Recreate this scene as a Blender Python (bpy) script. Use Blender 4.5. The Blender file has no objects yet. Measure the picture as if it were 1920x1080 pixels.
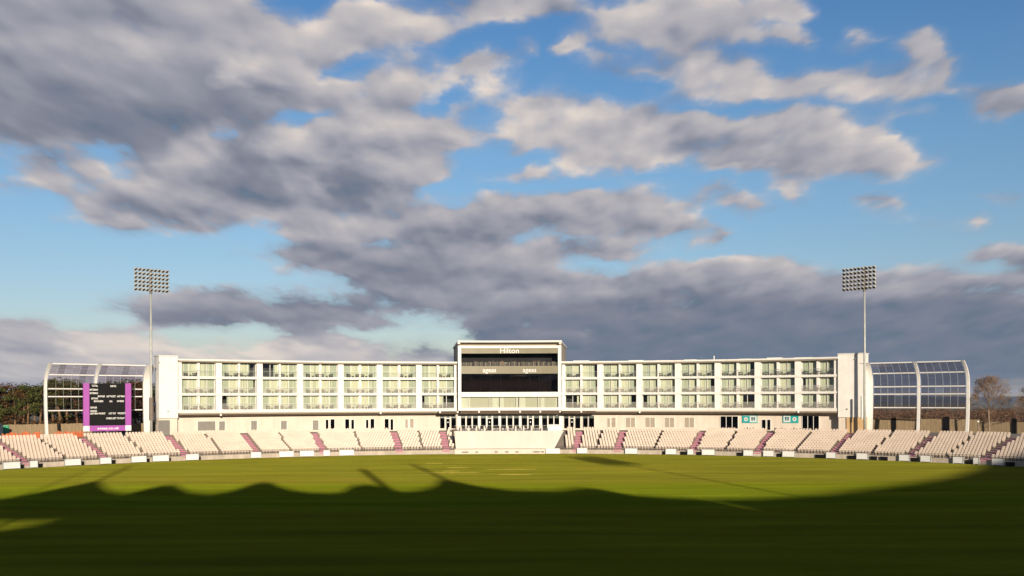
import bpy, bmesh, math, random
from mathutils import Vector, Matrix
random.seed(7)
R_ = math.radians
scn = bpy.context.scene
COL = scn.collection

# ------------------------------------------------------------------ camera
cam_d = bpy.data.cameras.new("camera")
cam = bpy.data.objects.new("camera", cam_d)
COL.objects.link(cam)
cam.location = (0, 0, 9.4)
cam.rotation_euler = (R_(90), R_(0.179), 0)
cam_d.sensor_width = 36
cam_d.lens = 33.75
cam_d.shift_y = 0.1089
cam_d.clip_end = 30000
scn.camera = cam

# ------------------------------------------------------------------ sun, sky
SUN_EL, SUN_AZ = 10.5, 14.0         # the sun stands low behind the camera, a little to the right
sun_d = bpy.data.lights.new("sun", 'SUN')
sun_d.energy = 5.0
sun_d.angle = R_(0.65)
sun_d.color = (1.0, 0.865, 0.69)
sun = bpy.data.objects.new("sun", sun_d)
COL.objects.link(sun)
to_sun = Vector((math.sin(R_(SUN_AZ)) * math.cos(R_(SUN_EL)), -math.cos(R_(SUN_AZ)) * math.cos(R_(SUN_EL)), math.sin(R_(SUN_EL))))
sun.rotation_euler = to_sun.to_track_quat('Z', 'Y').to_euler()
sun.location = (60, -200, 60)

scn.view_settings.view_transform = 'Standard'
scn.view_settings.look = 'None'
scn.view_settings.exposure = 0.22
scn.view_settings.gamma = 1.0

world = bpy.data.worlds.new("World")
scn.world = world
world.use_nodes = True
SKY_STRENGTH = 0.1
# the clouds of that afternoon: bearing, elevation, half width, half height (in 1/1800 of the distance), cover, brightness at the top and at the base
CLOUDS = """180 40 330 75 1 5.5 4.2;200 170 370 115 1 4.8 2.2;70 85 80 22 .9 5.8 4.6;270 85 100 24 .9 5.8 4.8;420 55 150 48 .95 6.4 5;570 95 125 32 .9 6.6 5.4;740 60 150 42 .9 7.4 6
665 22 50 22 .85 7.4 6.5;820 10 120 25 .5 4.5 4;1000 15 110 28 .85 7 6;1250 28 170 34 .9 7.4 5.8;1240 72 170 43.699999999999996 0.79 5.5 5;1470 20 68 26 .82 6.6 5.5;1475 70 58 21 .86 7 5
1062 96 31 18 .95 7.4 6;997 93 20 12.649999999999999 0.77 6.6 6;1190 120 80 25.299999999999997 0.76 6 5.6;1300 112 45 25.299999999999997 0.76 6.6 6;1370 140 100 27.599999999999998 0.76 6.5 6;1450 165 90 23.0 0.78 6.6 6;1730 100 62 32.199999999999996 0.79 6.2 5.5;1762 140 30 36.8 0.76 6 5.4
1650 170 130 29.9 0.80 6.4 5.4;1540 180 90 23.0 0.74 6.4 5.8;1870 190 78 30 .85 5.6 3.4;465 145 46 24 .95 8.2 6.6;580 150 92 36 .9 7.3 5.5;720 160 92 55 .9 6.9 4.5;640 212 125 40 .9 5.3 3.4;880 140 80 25 .8 7 6;930 118 46 17.25 0.85 7 6
780 240 125 20 .95 7 6;850 262 62 20 .92 7.4 6;750 278 95 24 .9 4.8 3.6;880 205 25 12 .5 6.5 6;480 310 190 80 1 3.2 1.8;580 360 200 55 1 2.8 1.7;560 265 70 34 .95 7.7 5.6;380 270 46 28 .95 7.2 4.8;330 310 95 25 1 6.8 4.4
700 305 92 22 .95 6.9 5.2;800 315 54 18 .86 6.8 5.4;580 340 30 20 .9 6.8 5.5;130 320 92 40 .84 6 4;30 345 70 12 .55 6 5.5;270 380 130 35 .9 6 4;330 420 130 20 .8 5.6 4.8;560 400 120 24 .9 6 3.2;110 405 45 9 .42 6 5.5
760 400 100 40 .74 6 5;900 410 300 36 .95 6.4 3;700 430 150 40 .95 5.5 4;1060 398 180 34 .92 6.6 4;1180 425 120 30 .84 5 3.4;1230 380 100 28.749999999999996 0.78 6.2 5.6;800 470 220 36 .95 4 2.6;1050 470 170 18 .95 6.9 5;560 470 90 15 .82 6 4.6
650 490 120 30 .9 4.5 3;850 512 210 36 1 3.5 2;980 500 130 18 1 6 4;600 512 40 9 .66 6 5;430 465 32 9 .5 6 5.5;1320 440 31 22 .86 7.2 4.6
1150 240 225 26 .95 7.8 6.2;1310 228 115 23 1 7.8 6.2;1480 240 145 30 1 7.7 5.8;1600 265 85 30 .95 6.9 5;1180 275 200 28.749999999999996 0.83 5.6 5;1400 285 130 25 .95 5 3.5;1520 282 120 24 .95 5 3.5;1640 300 120 27.599999999999998 0.85 6 5.4
1060 200 70 13.799999999999999 0.76 6.5 6;1100 188 120 17.25 0.76 6.5 6;1220 205 40 11.5 0.69 6.5 6;1000 255 72 30 .8 7 6;1100 285 62 20.7 0.81 6.4 5.4;980 325 72 12.649999999999999 0.78 6.5 6;1210 308 42 10.35 0.78 6.6 6;1500 320 50 10.35 0.76 6.8 6;1550 332 32 9.2 0.69 6.8 6;1490 360 46 15 .8 7.2 6
1400 380 42 20.7 0.80 6.8 6;1290 370 90 16.099999999999998 0.66 6 5.6;1650 385 52 16.099999999999998 0.76 6.5 5.8;1870 370 52 12.649999999999999 0.60 5.6 5.2;1740 415 42 10.35 0.56 6 5.5;1830 432 42 9.2 0.60 5.8 5.4;1860 470 62 11 .66 5 4;1915 490 32 30 .85 4 3
1500 625 720 100 1.05 2.2 .8;1000 560 175 42 1 4 2.4;900 560 150 30 1 5 3.4;780 545 95 15 .92 5.6 4;1250 525 200 26 1 5.8 3.6;1420 508 125 22 .95 6.3 4;1570 535 170 26 1 5.8 3.6;1690 542 85 16 .95 6.2 4.6;1800 522 125 20 .92 5 3.4;1720 510 82 11 .8 5 4
1080 545 110 13 .9 5.9 5;1030 570 62 10 .9 6.6 5;1130 620 200 60 1 2.6 1.4;1300 690 800 70 1 1.4 .7;1050 620 60 8 .8 4 3.2
600 580 155 45 .95 4 2.1;450 570 120 34 .9 4.5 3;300 558 145 25 .8 5 4;350 596 105 18 .86 3.2 2.5;680 605 52 12 .8 4 3;740 588 42 10 .74 4 3.4;580 630 52 10 .74 5 4;240 582 62 14 .55 5 4.5
40 610 75 15 .82 5 4;100 645 185 30 .92 6.9 5.9;60 640 90 10 .8 4.4 4;250 655 125 30 .92 9.1 7.9;200 695 270 25 .95 7.7 6.9;420 658 92 26 .92 8.7 7.9;520 662 75 26 .92 9.2 7.7;620 658 105 25 .86 7.9 7.3;720 670 82 12 .82 8.2 7.7;30 695 62 24 .92 7.7 6.9;30 735 130 28 .95 3.5 3;800 674 62 8 .72 8.1 7.7;500 720 500 30 .9 5.5 5
1600 110 40 10 .6 6 5.6;1620 80 25 14 .6 6 5.6;1300 165 70 14 .7 6.4 5.8;1560 150 40 9 .6 6.2 5.8;1690 225 60 8 .5 6 5.6;1780 285 50 8 .5 6 5.5;930 165 60 12 .7 6.6 6;1000 205 60 14 .75 6.6 6;1110 330 60 8 .55 6.4 6;880 325 60 12 .7 6.4 5.8;1340 355 50 9 .6 6.6 6;960 380 60 9 .6 6 5.6"""
# blue gaps: bearing, elevation, half width, half height, clearness
GAPS_BLUE = """565 232 70 16 .8;655 130 80 10 .7;200 284 55 12 .6;425 250 32 10 .5;1130 165 120 34 .9;900 78 60 24 .8;1165 95 50 20 .7;560 541 140 13 .85;770 625 110 30 .95;860 645 50 22 .95;420 641 130 11 .75
1120 491 120 13 .85;1420 205 60 10 .6;860 180 60 18 .6;700 455 60 8 .4;300 520 200 20 .9;1560 205 90 12 .5;905 330 60 22 .8;830 375 60 14 .5;640 620 40 8 .4;520 100 60 10 .3;1330 60 60 12 .3;150 520 200 40 .9"""
SKY_ROWS, SKY_COLS = 31, 63


def cloud_tables():
    bl = [[float(q) for q in b.split()] for b in CLOUDS.replace("\n", ";").split(";")]
    hl = [[float(q) for q in b.split()] for b in GAPS_BLUE.replace("\n", ";").split(";")]
    cov, bri = [], []
    for j in range(SKY_ROWS):
        cr, br = [], []
        for i in range(SKY_COLS):
            x, y = 1920 * i / (SKY_COLS - 1), 25.0 * j
            c, b = 0.0, 5.5
            for (cx, cy, rx, ry, k, b0, b1) in bl:
                ry_ = max(ry, 11) * 1.06; rx_ = rx * 1.06
                d = math.hypot((x - cx) / rx_, (y - cy) / ry_)
                if d > 1.35: continue
                t = min(1, max(0, (1.35 - d) / 0.8)); t = t * t * (3 - 2 * t)
                f = min(1, max(0, (y - cy + ry_) / (2 * ry_)))
                c = max(c, k * t) if k <= .66 else 1 - (1 - c) * (1 - min(1, k) * t) if c < k else c
                b += (b0 + (b1 - b0) * f - b) * min(1, k * t * 1.1)
            for (cx, cy, rx, ry, k) in hl:
                d = math.hypot((x - cx) / rx, (y - cy) / ry)
                if d < 1.3:
                    t = min(1, (1.3 - d) / 0.8); c *= 1 - k * t * t * (3 - 2 * t)
            cr.append(min(1, c)); br.append(b / 9)
        cov.append(cr); bri.append(br)
    return cov, bri


def build_sky():
    nt = world.node_tree
    nt.nodes.clear()
    N = nt.nodes.new
    L = nt.links.new

    def sock(v, inp):
        if isinstance(v, (int, float)):
            inp.default_value = v
        elif isinstance(v, tuple):
            inp.default_value = v
        else:
            L(v, inp)

    def m(op, a, b=None, c=None, clamp=False):
        n = N('ShaderNodeMath'); n.operation = op; n.use_clamp = clamp
        sock(a, n.inputs[0])
        if b is not None: sock(b, n.inputs[1])
        if c is not None: sock(c, n.inputs[2])
        return n.outputs[0]

    def vm(op, a, b=None, scale=None):
        n = N('ShaderNodeVectorMath'); n.operation = op
        sock(a, n.inputs[0])
        if b is not None: sock(b, n.inputs[1])
        if scale is not None: sock(scale, n.inputs['Scale'])
        return n.outputs[0]

    def comb(x, y, z):
        n = N('ShaderNodeCombineXYZ')
        for i, v in enumerate((x, y, z)): sock(v, n.inputs[i])
        return n.outputs[0]

    def noise(vec, scale, detail, rough, lac=2.0):
        n = N('ShaderNodeTexNoise'); n.noise_dimensions = '3D'
        L(vec, n.inputs['Vector'])
        n.inputs['Scale'].default_value = scale
        n.inputs['Detail'].default_value = detail
        n.inputs['Roughness'].default_value = rough
        n.inputs['Lacunarity'].default_value = lac
        return n

    def smooth(x, a, b):
        n = N('ShaderNodeMapRange'); n.interpolation_type = 'SMOOTHSTEP'
        L(x, n.inputs[0]); n.inputs[1].default_value = a; n.inputs[2].default_value = b
        return n.outputs[0]

    tc = N('ShaderNodeTexCoord')
    d = vm('NORMALIZE', tc.outputs['Generated'])
    sep = N('ShaderNodeSeparateXYZ'); L(d, sep.inputs[0])
    X, Y, Z = sep.outputs
    hz = m('SQRT', m('ADD', m('MULTIPLY', X, X), m('ADD', m('MULTIPLY', Y, Y), 0.0001)))
    el_ = m('MAXIMUM', m('DIVIDE', Z, hz), 0.0)
    az_ = m('ARCTAN2', X, Y)
    # billows shrink and flatten towards the horizon
    p = comb(m('DIVIDE', az_, m('ADD', el_, 0.25)), m('MULTIPLY', m('LOGARITHM', m('ADD', el_, 0.10), math.e), 1.05), 0.0)
    fwd = m('MAXIMUM', Y, 0.08)
    u0 = m('DIVIDE', X, fwd)
    v0 = m('DIVIDE', Z, fwd)
    # ragged layout
    w = noise(p, 7.0, 4.0, 0.55)
    ws = N('ShaderNodeSeparateXYZ'); L(vm('SUBTRACT', w.outputs['Color'], (0.5, 0.5, 0.5)), ws.inputs[0])
    u = m('MULTIPLY_ADD', ws.outputs[0], 0.075, u0)
    v = m('MULTIPLY_ADD', m('MULTIPLY', ws.outputs[1], m('ADD', el_, 0.06)), 0.13, v0)
    s = m('MULTIPLY_ADD', u, 1800 / 1920, 0.5, clamp=True)
    t = m('MINIMUM', m('MAXIMUM', m('MULTIPLY_ADD', v, -72.0, 749 / 25), 0.0), 30.0)
    cov_t, bri_t = cloud_tables()
    half = SKY_COLS // 2 + 1                                                  # the two halves share their middle column
    s2 = m('MULTIPLY', s, (SKY_COLS - 1) / (half - 1))                       # left half of the bearings
    s3 = m('MULTIPLY_ADD', s, (SKY_COLS - 1) / (half - 1), -1.0)
    pick = m('GREATER_THAN', s, 0.5)
    acc = None
    for i in range(SKY_ROWS):
        gt = bpy.data.node_groups.new("cloud_row", 'ShaderNodeTree')       # one ring of sky
        gt.interface.new_socket('left', in_out='INPUT', socket_type='NodeSocketFloat')
        gt.interface.new_socket('right', in_out='INPUT', socket_type='NodeSocketFloat')
        gt.interface.new_socket('pick', in_out='INPUT', socket_type='NodeSocketFloat')
        gt.interface.new_socket('row', in_out='OUTPUT', socket_type='NodeSocketColor')
        gi = gt.nodes.new('NodeGroupInput'); go = gt.nodes.new('NodeGroupOutput')
        mxr = gt.nodes.new('ShaderNodeMix'); mxr.data_type = 'RGBA'
        gt.links.new(gi.outputs[2], mxr.inputs[0]); gt.links.new(mxr.outputs[2], go.inputs[0])
        for k in (0, 1):
            r = gt.nodes.new('ShaderNodeValToRGB'); r.color_ramp.interpolation = 'LINEAR'
            el = r.color_ramp.elements
            while len(el) < half: el.new(0.5)
            for q in range(half):
                el[q].position = q / (half - 1)
            for q in range(half):
                el[q].color = (cov_t[i][k * (half - 1) + q], bri_t[i][k * (half - 1) + q], 0, 1)
            gt.links.new(gi.outputs[k], r.inputs[0]); gt.links.new(r.outputs[0], mxr.inputs[6 + k])
        gn = N('ShaderNodeGroup'); gn.node_tree = gt
        L(s2, gn.inputs[0]); L(s3, gn.inputs[1]); L(pick, gn.inputs[2])
        wgt = m('MAXIMUM', m('SUBTRACT', 1.0, m('ABSOLUTE', m('SUBTRACT', t, float(i)))), 0.0)
        term = vm('SCALE', gn.outputs[0], scale=wgt)
        acc = term if acc is None else vm('ADD', acc, term)
    cs_ = N('ShaderNodeSeparateXYZ'); L(acc, cs_.inputs[0])
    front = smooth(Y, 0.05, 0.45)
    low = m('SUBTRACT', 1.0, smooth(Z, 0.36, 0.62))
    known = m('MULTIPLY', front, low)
    cov = m('ADD', m('MULTIPLY', cs_.outputs[0], known), m('MULTIPLY', m('SUBTRACT', 1.0, known), 0.80))  # unseen sky overhead and behind: dark cloud added to lower the ambient light
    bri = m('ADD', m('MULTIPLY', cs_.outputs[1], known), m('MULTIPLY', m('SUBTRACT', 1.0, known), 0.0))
    n0 = noise(p, 3.4, 3.0, 0.5).outputs['Fac']
    f1 = noise(p, 9.0, 8.0, 0.56).outputs['Fac']
    g1 = noise(p, 9.0, 2.5, 0.45).outputs['Fac']
    up = vm('ADD', p, (0.012, 0.040, 0.0))           # a little higher and to the right: the side that catches the light
    f2 = noise(up, 9.0, 2.5, 0.45).outputs['Fac']
    upb = vm('ADD', p, (0.03, 0.10, 0.0))
    n0b = noise(upb, 3.4, 3.0, 0.5).outputs['Fac']
    f3 = noise(p, 20.0, 4.0, 0.5).outputs['Fac']
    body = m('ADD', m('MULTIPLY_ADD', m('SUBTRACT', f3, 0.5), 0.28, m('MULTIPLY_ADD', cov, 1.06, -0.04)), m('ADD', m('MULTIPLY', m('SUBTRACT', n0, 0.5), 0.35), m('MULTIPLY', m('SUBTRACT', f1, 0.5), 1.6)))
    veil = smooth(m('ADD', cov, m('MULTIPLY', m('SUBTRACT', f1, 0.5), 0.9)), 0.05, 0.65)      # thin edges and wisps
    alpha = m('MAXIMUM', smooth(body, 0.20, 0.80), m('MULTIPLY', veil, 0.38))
    relief = m('ADD', m('MULTIPLY', m('SUBTRACT', g1, f2), 1.3), m('MULTIPLY', m('SUBTRACT', n0, n0b), 0.8))
    calm = m('MULTIPLY_ADD', smooth(Z, 0.02, 0.18), 0.58, 0.42)
    relief = m('MULTIPLY', relief, m('MULTIPLY_ADD', smooth(body, 0.6, 1.2), -0.5, 1.0))
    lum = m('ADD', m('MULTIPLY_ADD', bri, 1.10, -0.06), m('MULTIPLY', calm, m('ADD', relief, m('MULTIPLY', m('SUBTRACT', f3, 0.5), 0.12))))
    thick = smooth(body, 0.75, 1.25)
    lum = m('SUBTRACT', lum, m('MULTIPLY', thick, 0.07))
    cr = N('ShaderNodeValToRGB'); cr.color_ramp.interpolation = 'LINEAR'
    stops = [(0.0, (0.135, 0.175, 0.245)), (0.25, (0.215, 0.23, 0.288)), (0.5, (0.335, 0.338, 0.392)),
             (0.75, (0.50, 0.475, 0.49)), (1.0, (0.76, 0.67, 0.60))]
    el = cr.color_ramp.elements
    while len(el) < len(stops): el.new(0.5)
    for e, (q, c) in zip(el, stops): e.position = q
    for e, (q, c) in zip(el, stops): e.color = (*c, 1)
    L(lum, cr.inputs[0])
    cloud = vm('SCALE', cr.outputs[0], scale=0.90 / SKY_STRENGTH)
    sky = N('ShaderNodeTexSky'); sky.sky_type = 'NISHITA'; sky.sun_disc = False
    sky.sun_elevation = R_(SUN_EL); sky.sun_rotation = R_(180 - SUN_AZ)
    sky.altitude = 50; sky.air_density = 1.0; sky.dust_density = 0.6; sky.ozone_density = 2.0
    tr = N('ShaderNodeValToRGB')
    ts = [(0.0, (0.96, 0.88, 1.08)), (0.15, (0.88, 0.95, 1.08)), (0.25, (0.80, 0.99, 1.16)), (0.40, (0.55, 0.86, 1.17))]
    te = tr.color_ramp.elements
    while len(te) < 4: te.new(0.5)
    for e, (q, c) in zip(te, ts): e.position = q
    for e, (q, c) in zip(te, ts): e.color = (*[k / 1.25 for k in c], 1)
    L(m('MAXIMUM', Z, 0.0), tr.inputs[0])
    blue = vm('SCALE', vm('MULTIPLY', sky.outputs[0], tr.outputs[0]), scale=1.25)
    mix = N('ShaderNodeMix'); mix.data_type = 'RGBA'
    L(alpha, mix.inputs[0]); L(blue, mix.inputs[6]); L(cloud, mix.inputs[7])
    bg = N('ShaderNodeBackground'); bg.inputs['Strength'].default_value = SKY_STRENGTH
    L(mix.outputs[2], bg.inputs['Color'])
    out = N('ShaderNodeOutputWorld'); L(bg.outputs[0], out.inputs['Surface'])
    world.cycles.sampling_method = 'MANUAL'
    world.cycles.sample_map_resolution = 256


build_sky()

# ------------------------------------------------------------------ helpers
CX, CY = -0.45, 80.0                # centre of the field and of every ring of the ground


def P(r, th, z=0.0):
    return Vector((CX + r * math.sin(th), CY + r * math.cos(th), z))


def th_at(px, r):
    """bearing on the ring r of what the photograph shows at column px (0-1920)"""
    k = (px - 960) / 1800
    th = math.atan2(k * 170, 90)
    for _ in range(60):
        f = CX + r * math.sin(th) - k * (CY + r * math.cos(th))
        g = r * math.cos(th) + k * r * math.sin(th)
        th -= f / g
    return th


def hor(px):
    return 749 + (960 - px) * 0.003125


def ground_pt(px, py):
    y = 9.4 * 1800 / (py - hor(px))
    return ((px - 960) * y / 1800, y)


def z_at(px, py, r):
    th = th_at(px, r)
    return 9.4 + (hor(px) - py) * (CY + r * math.cos(th)) / 1800


class MB:
    def __init__(self):
        self.v, self.f, self.mi = [], [], []

    def add(self, vs, fs, mi=0):
        o = len(self.v)
        self.v += [Vector(q) for q in vs]
        for f in fs:
            self.f.append([o + i for i in f]); self.mi.append(mi)
        return self

    def hexa(self, c, mi=0):   # 8 corners: bottom ring, top ring
        return self.add(c, [(3, 2, 1, 0), (4, 5, 6, 7), (0, 1, 5, 4), (1, 2, 6, 5), (2, 3, 7, 6), (3, 0, 4, 7)], mi)

    def box(self, x0, x1, y0, y1, z0, z1, mi=0):
        return self.hexa([(x0, y0, z0), (x1, y0, z0), (x1, y1, z0), (x0, y1, z0), (x0, y0, z1), (x1, y0, z1), (x1, y1, z1), (x0, y1, z1)], mi)

    def arc(self, r0, r1, t0, t1, z0, z1, n=1, mi=0):
        """a box bent along the rings"""
        vs = []
        for i in range(n + 1):
            t = t0 + (t1 - t0) * i / n
            vs += [P(r0, t, z0), P(r1, t, z0), P(r1, t, z1), P(r0, t, z1)]
        fs = []
        for i in range(n):
            a, b = 4 * i, 4 * i + 4
            fs += [(a + 1, a, b, b + 1), (a + 2, a + 1, b + 1, b + 2), (a + 3, a + 2, b + 2, b + 3), (a, a + 3, b + 3, b)]
        fs += [(0, 1, 2, 3), (4 * n + 3, 4 * n + 2, 4 * n + 1, 4 * n)]
        return self.add(vs, fs, mi)

    def tube(self, pts, rad, n=8, mi=0, cap=True):
        pts = [Vector(q) for q in pts]
        rs = rad if isinstance(rad, (list, tuple)) else [rad] * len(pts)
        vs = []
        prev = None
        for i, q in enumerate(pts):
            d = (pts[min(i + 1, len(pts) - 1)] - pts[max(i - 1, 0)]).normalized()
            a = prev if prev is not None else (Vector((0, 0, 1)) if abs(d.z) < 0.9 else Vector((1, 0, 0)))
            s = (a - d * a.dot(d)).normalized()
            prev = s
            b = d.cross(s)
            for k in range(n):
                w = 2 * math.pi * k / n
                vs.append(q + (s * math.cos(w) + b * math.sin(w)) * rs[i])
        fs = []
        for i in range(len(pts) - 1):
            for k in range(n):
                k2 = (k + 1) % n
                fs.append((i * n + k, i * n + k2, (i + 1) * n + k2, (i + 1) * n + k))
        if cap:
            fs.append(tuple(reversed(range(n))))
            fs.append(tuple(range((len(pts) - 1) * n, len(pts) * n)))
        return self.add(vs, fs, mi)

    def lathe(self, prof, n=12, mi=0, M=None):
        """profile of (radius, height) turned about z"""
        vs = []
        for (r, h) in prof:
            for k in range(n):
                w = 2 * math.pi * k / n
                q = Vector((r * math.cos(w), r * math.sin(w), h))
                vs.append(M @ q if M else q)
        fs = []
        for i in range(len(prof) - 1):
            for k in range(n):
                k2 = (k + 1) % n
                fs.append((i * n + k, i * n + k2, (i + 1) * n + k2, (i + 1) * n + k))
        fs.append(tuple(reversed(range(n)))); fs.append(tuple(range((len(prof) - 1) * n, len(prof) * n)))
        return self.add(vs, fs, mi)

    def prism(self, poly, z0, z1, mi=0):
        n = len(poly)
        vs = [(x, y, z0) for x, y in poly] + [(x, y, z1) for x, y in poly]
        fs = [tuple(reversed(range(n))), tuple(range(n, 2 * n))] + [(i, (i + 1) % n, n + (i + 1) % n, n + i) for i in range(n)]
        return self.add(vs, fs, mi)

    def xform(self, M):
        self.v = [M @ q for q in self.v]
        return self

    def mesh(self, name, mats):
        me = bpy.data.meshes.new(name)
        me.from_pydata([tuple(q) for q in self.v], [], self.f)
        for mt in (mats if isinstance(mats, (list, tuple)) else [mats]): me.materials.append(mt)
        if any(self.mi): me.polygons.foreach_set('material_index', self.mi)
        me.update()
        return me

    def build(self, name, mats, parent=None, smooth=False):
        if parent is not None:
            off = origin(parent)
            self.v = [q - off for q in self.v]
        me = self.mesh(name, mats)
        if smooth:
            me.polygons.foreach_set('use_smooth', [True] * len(me.polygons))
        return link(name, me, parent)


def origin(o):
    q = Vector(o.location)
    while o.parent is not None:
        o = o.parent; q += Vector(o.location)
    return q


def link(name, me, parent=None, loc=(0, 0, 0), rot=(0, 0, 0)):
    o = bpy.data.objects.new(name, me)
    COL.objects.link(o)
    o.location = loc; o.rotation_euler = rot
    if parent is not None: o.parent = parent
    return o


def tag(o, label=None, cat=None, group=None, kind=None):
    if label: o['label'] = label
    if cat: o['category'] = cat
    if group: o['group'] = group
    if kind: o['kind'] = kind
    return o


def thing(name, loc, label, cat, group=None, rz=0):
    o = bpy.data.objects.new(name, None)
    o.empty_display_size = 0.5
    COL.objects.link(o)
    o.location = loc; o.rotation_euler = (0, 0, rz)
    return tag(o, label, cat, group)


def copy_tree(o, parent=None):
    c = o.copy(); COL.objects.link(c)
    if parent is not None: c.parent = parent
    for ch in list(o.children): copy_tree(ch, c)
    return c


ORD = ['first', 'second', 'third', 'fourth', 'fifth', 'sixth', 'seventh', 'eighth', 'ninth', 'tenth', 'eleventh', 'twelfth',
       'thirteenth', 'fourteenth', 'fifteenth', 'sixteenth', 'seventeenth', 'eighteenth', 'nineteenth', 'twentieth']

# ------------------------------------------------------------------ materials


def mat(name, col, rough=0.6, var=0.12, scale=1.5, metal=0.0, spec=0.4, bump=0.0, bscale=20.0, stretch=(1, 1, 1), streak=0.0):
    mt = bpy.data.materials.new(name); mt.use_nodes = True
    nt = mt.node_tree; b = nt.nodes['Principled BSDF']
    b.inputs['Roughness'].default_value = rough
    b.inputs['Metallic'].default_value = metal
    b.inputs['Specular IOR Level'].default_value = spec
    tc = nt.nodes.new('ShaderNodeTexCoord')
    mp = nt.nodes.new('ShaderNodeMapping'); mp.inputs['Scale'].default_value = stretch
    nt.links.new(tc.outputs['Object'], mp.inputs[0])
    no = nt.nodes.new('ShaderNodeTexNoise')
    no.inputs['Scale'].default_value = scale; no.inputs['Detail'].default_value = 6
    nt.links.new(mp.outputs[0], no.inputs['Vector'])
    r = nt.nodes.new('ShaderNodeValToRGB')
    r.color_ramp.elements[0].position = 0.3; r.color_ramp.elements[1].position = 0.7
    r.color_ramp.elements[0].color = (*[max(0, c * (1 - var)) for c in col], 1)
    r.color_ramp.elements[1].color = (*[min(1, c * (1 + var * 0.6)) for c in col], 1)
    nt.links.new(no.outputs['Fac'], r.inputs[0])
    last = r.outputs[0]
    if streak > 0:      # rain marks running down a wall
        m2 = nt.nodes.new('ShaderNodeMapping'); m2.inputs['Scale'].default_value = (2.2, 2.2, 0.12)
        nt.links.new(tc.outputs['Object'], m2.inputs[0])
        n2 = nt.nodes.new('ShaderNodeTexNoise'); n2.inputs['Scale'].default_value = 1.0; n2.inputs['Detail'].default_value = 5
        nt.links.new(m2.outputs[0], n2.inputs['Vector'])
        r2 = nt.nodes.new('ShaderNodeValToRGB')
        r2.color_ramp.elements[0].position = 0.32; r2.color_ramp.elements[1].position = 0.6
        r2.color_ramp.elements[0].color = (1 - streak, 1 - streak * 1.05, 1 - streak * 1.15, 1)
        r2.color_ramp.elements[1].color = (1, 1, 1, 1)
        nt.links.new(n2.outputs['Fac'], r2.inputs[0])
        mx = nt.nodes.new('ShaderNodeMix'); mx.data_type = 'RGBA'; mx.blend_type = 'MULTIPLY'; mx.inputs[0].default_value = 1
        nt.links.new(last, mx.inputs[6]); nt.links.new(r2.outputs[0], mx.inputs[7])
        last = mx.outputs[2]
    nt.links.new(last, b.inputs['Base Color'])
    if bump > 0:
        n3 = nt.nodes.new('ShaderNodeTexNoise'); n3.inputs['Scale'].default_value = bscale; n3.inputs['Detail'].default_value = 4
        nt.links.new(tc.outputs['Object'], n3.inputs['Vector'])
        bp = nt.nodes.new('ShaderNodeBump'); bp.inputs['Strength'].default_value = bump; bp.inputs['Distance'].default_value = 0.05
        nt.links.new(n3.outputs['Fac'], bp.inputs['Height']); nt.links.new(bp.outputs[0], b.inputs['Normal'])
    return mt


def glass(name, tint, refl=0.1, rough=0.02, haze=0.0, hazecol=(0.8, 0.8, 0.8), fres=0.5):
    """a thin pane: lets light through with a tint, mirrors a little, may be frosted"""
    mt = bpy.data.materials.new(name); mt.use_nodes = True
    nt = mt.node_tree; nt.nodes.clear()
    out = nt.nodes.new('ShaderNodeOutputMaterial')
    tr = nt.nodes.new('ShaderNodeBsdfTransparent'); tr.inputs[0].default_value = (*tint, 1)
    gl = nt.nodes.new('ShaderNodeBsdfGlossy'); gl.inputs['Roughness'].default_value = rough; gl.inputs[0].default_value = (0.9, 0.95, 0.95, 1)
    fr = nt.nodes.new('ShaderNodeLayerWeight'); fr.inputs['Blend'].default_value = 0.25
    ad = nt.nodes.new('ShaderNodeMath'); ad.operation = 'MULTIPLY_ADD'; ad.inputs[1].default_value = fres; ad.inputs[2].default_value = refl; ad.use_clamp = True
    nt.links.new(fr.outputs['Fresnel'], ad.inputs[0])
    base = tr.outputs[0]
    if haze > 0:
        df = nt.nodes.new('ShaderNodeBsdfDiffuse'); df.inputs[0].default_value = (*hazecol, 1)
        m1 = nt.nodes.new('ShaderNodeMixShader'); m1.inputs[0].default_value = haze
        nt.links.new(base, m1.inputs[1]); nt.links.new(df.outputs[0], m1.inputs[2]); base = m1.outputs[0]
    m2 = nt.nodes.new('ShaderNodeMixShader')
    nt.links.new(ad.outputs[0], m2.inputs[0]); nt.links.new(base, m2.inputs[1]); nt.links.new(gl.outputs[0], m2.inputs[2])
    nt.links.new(m2.outputs[0], out.inputs[0])
    return mt


def leafy(name, cols, trans=0.25):
    mt = bpy.data.materials.new(name); mt.use_nodes = True
    nt = mt.node_tree; nt.nodes.clear()
    out = nt.nodes.new('ShaderNodeOutputMaterial')
    geo = nt.nodes.new('ShaderNodeNewGeometry')
    r = nt.nodes.new('ShaderNodeValToRGB')
    el = r.color_ramp.elements
    while len(el) < len(cols): el.new(0.5)
    for i, c in enumerate(cols): el[i].position = i / (len(cols) - 1)
    for i, c in enumerate(cols): el[i].color = (*c, 1)
    nt.links.new(geo.outputs['Random Per Island'], r.inputs[0])
    df = nt.nodes.new('ShaderNodeBsdfDiffuse'); tl = nt.nodes.new('ShaderNodeBsdfTranslucent')
    nt.links.new(r.outputs[0], df.inputs[0]); nt.links.new(r.outputs[0], tl.inputs[0])
    mx = nt.nodes.new('ShaderNodeMixShader'); mx.inputs[0].default_value = trans
    nt.links.new(df.outputs[0], mx.inputs[1]); nt.links.new(tl.outputs[0], mx.inputs[2])
    nt.links.new(mx.outputs[0], out.inputs[0])
    return mt


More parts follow.
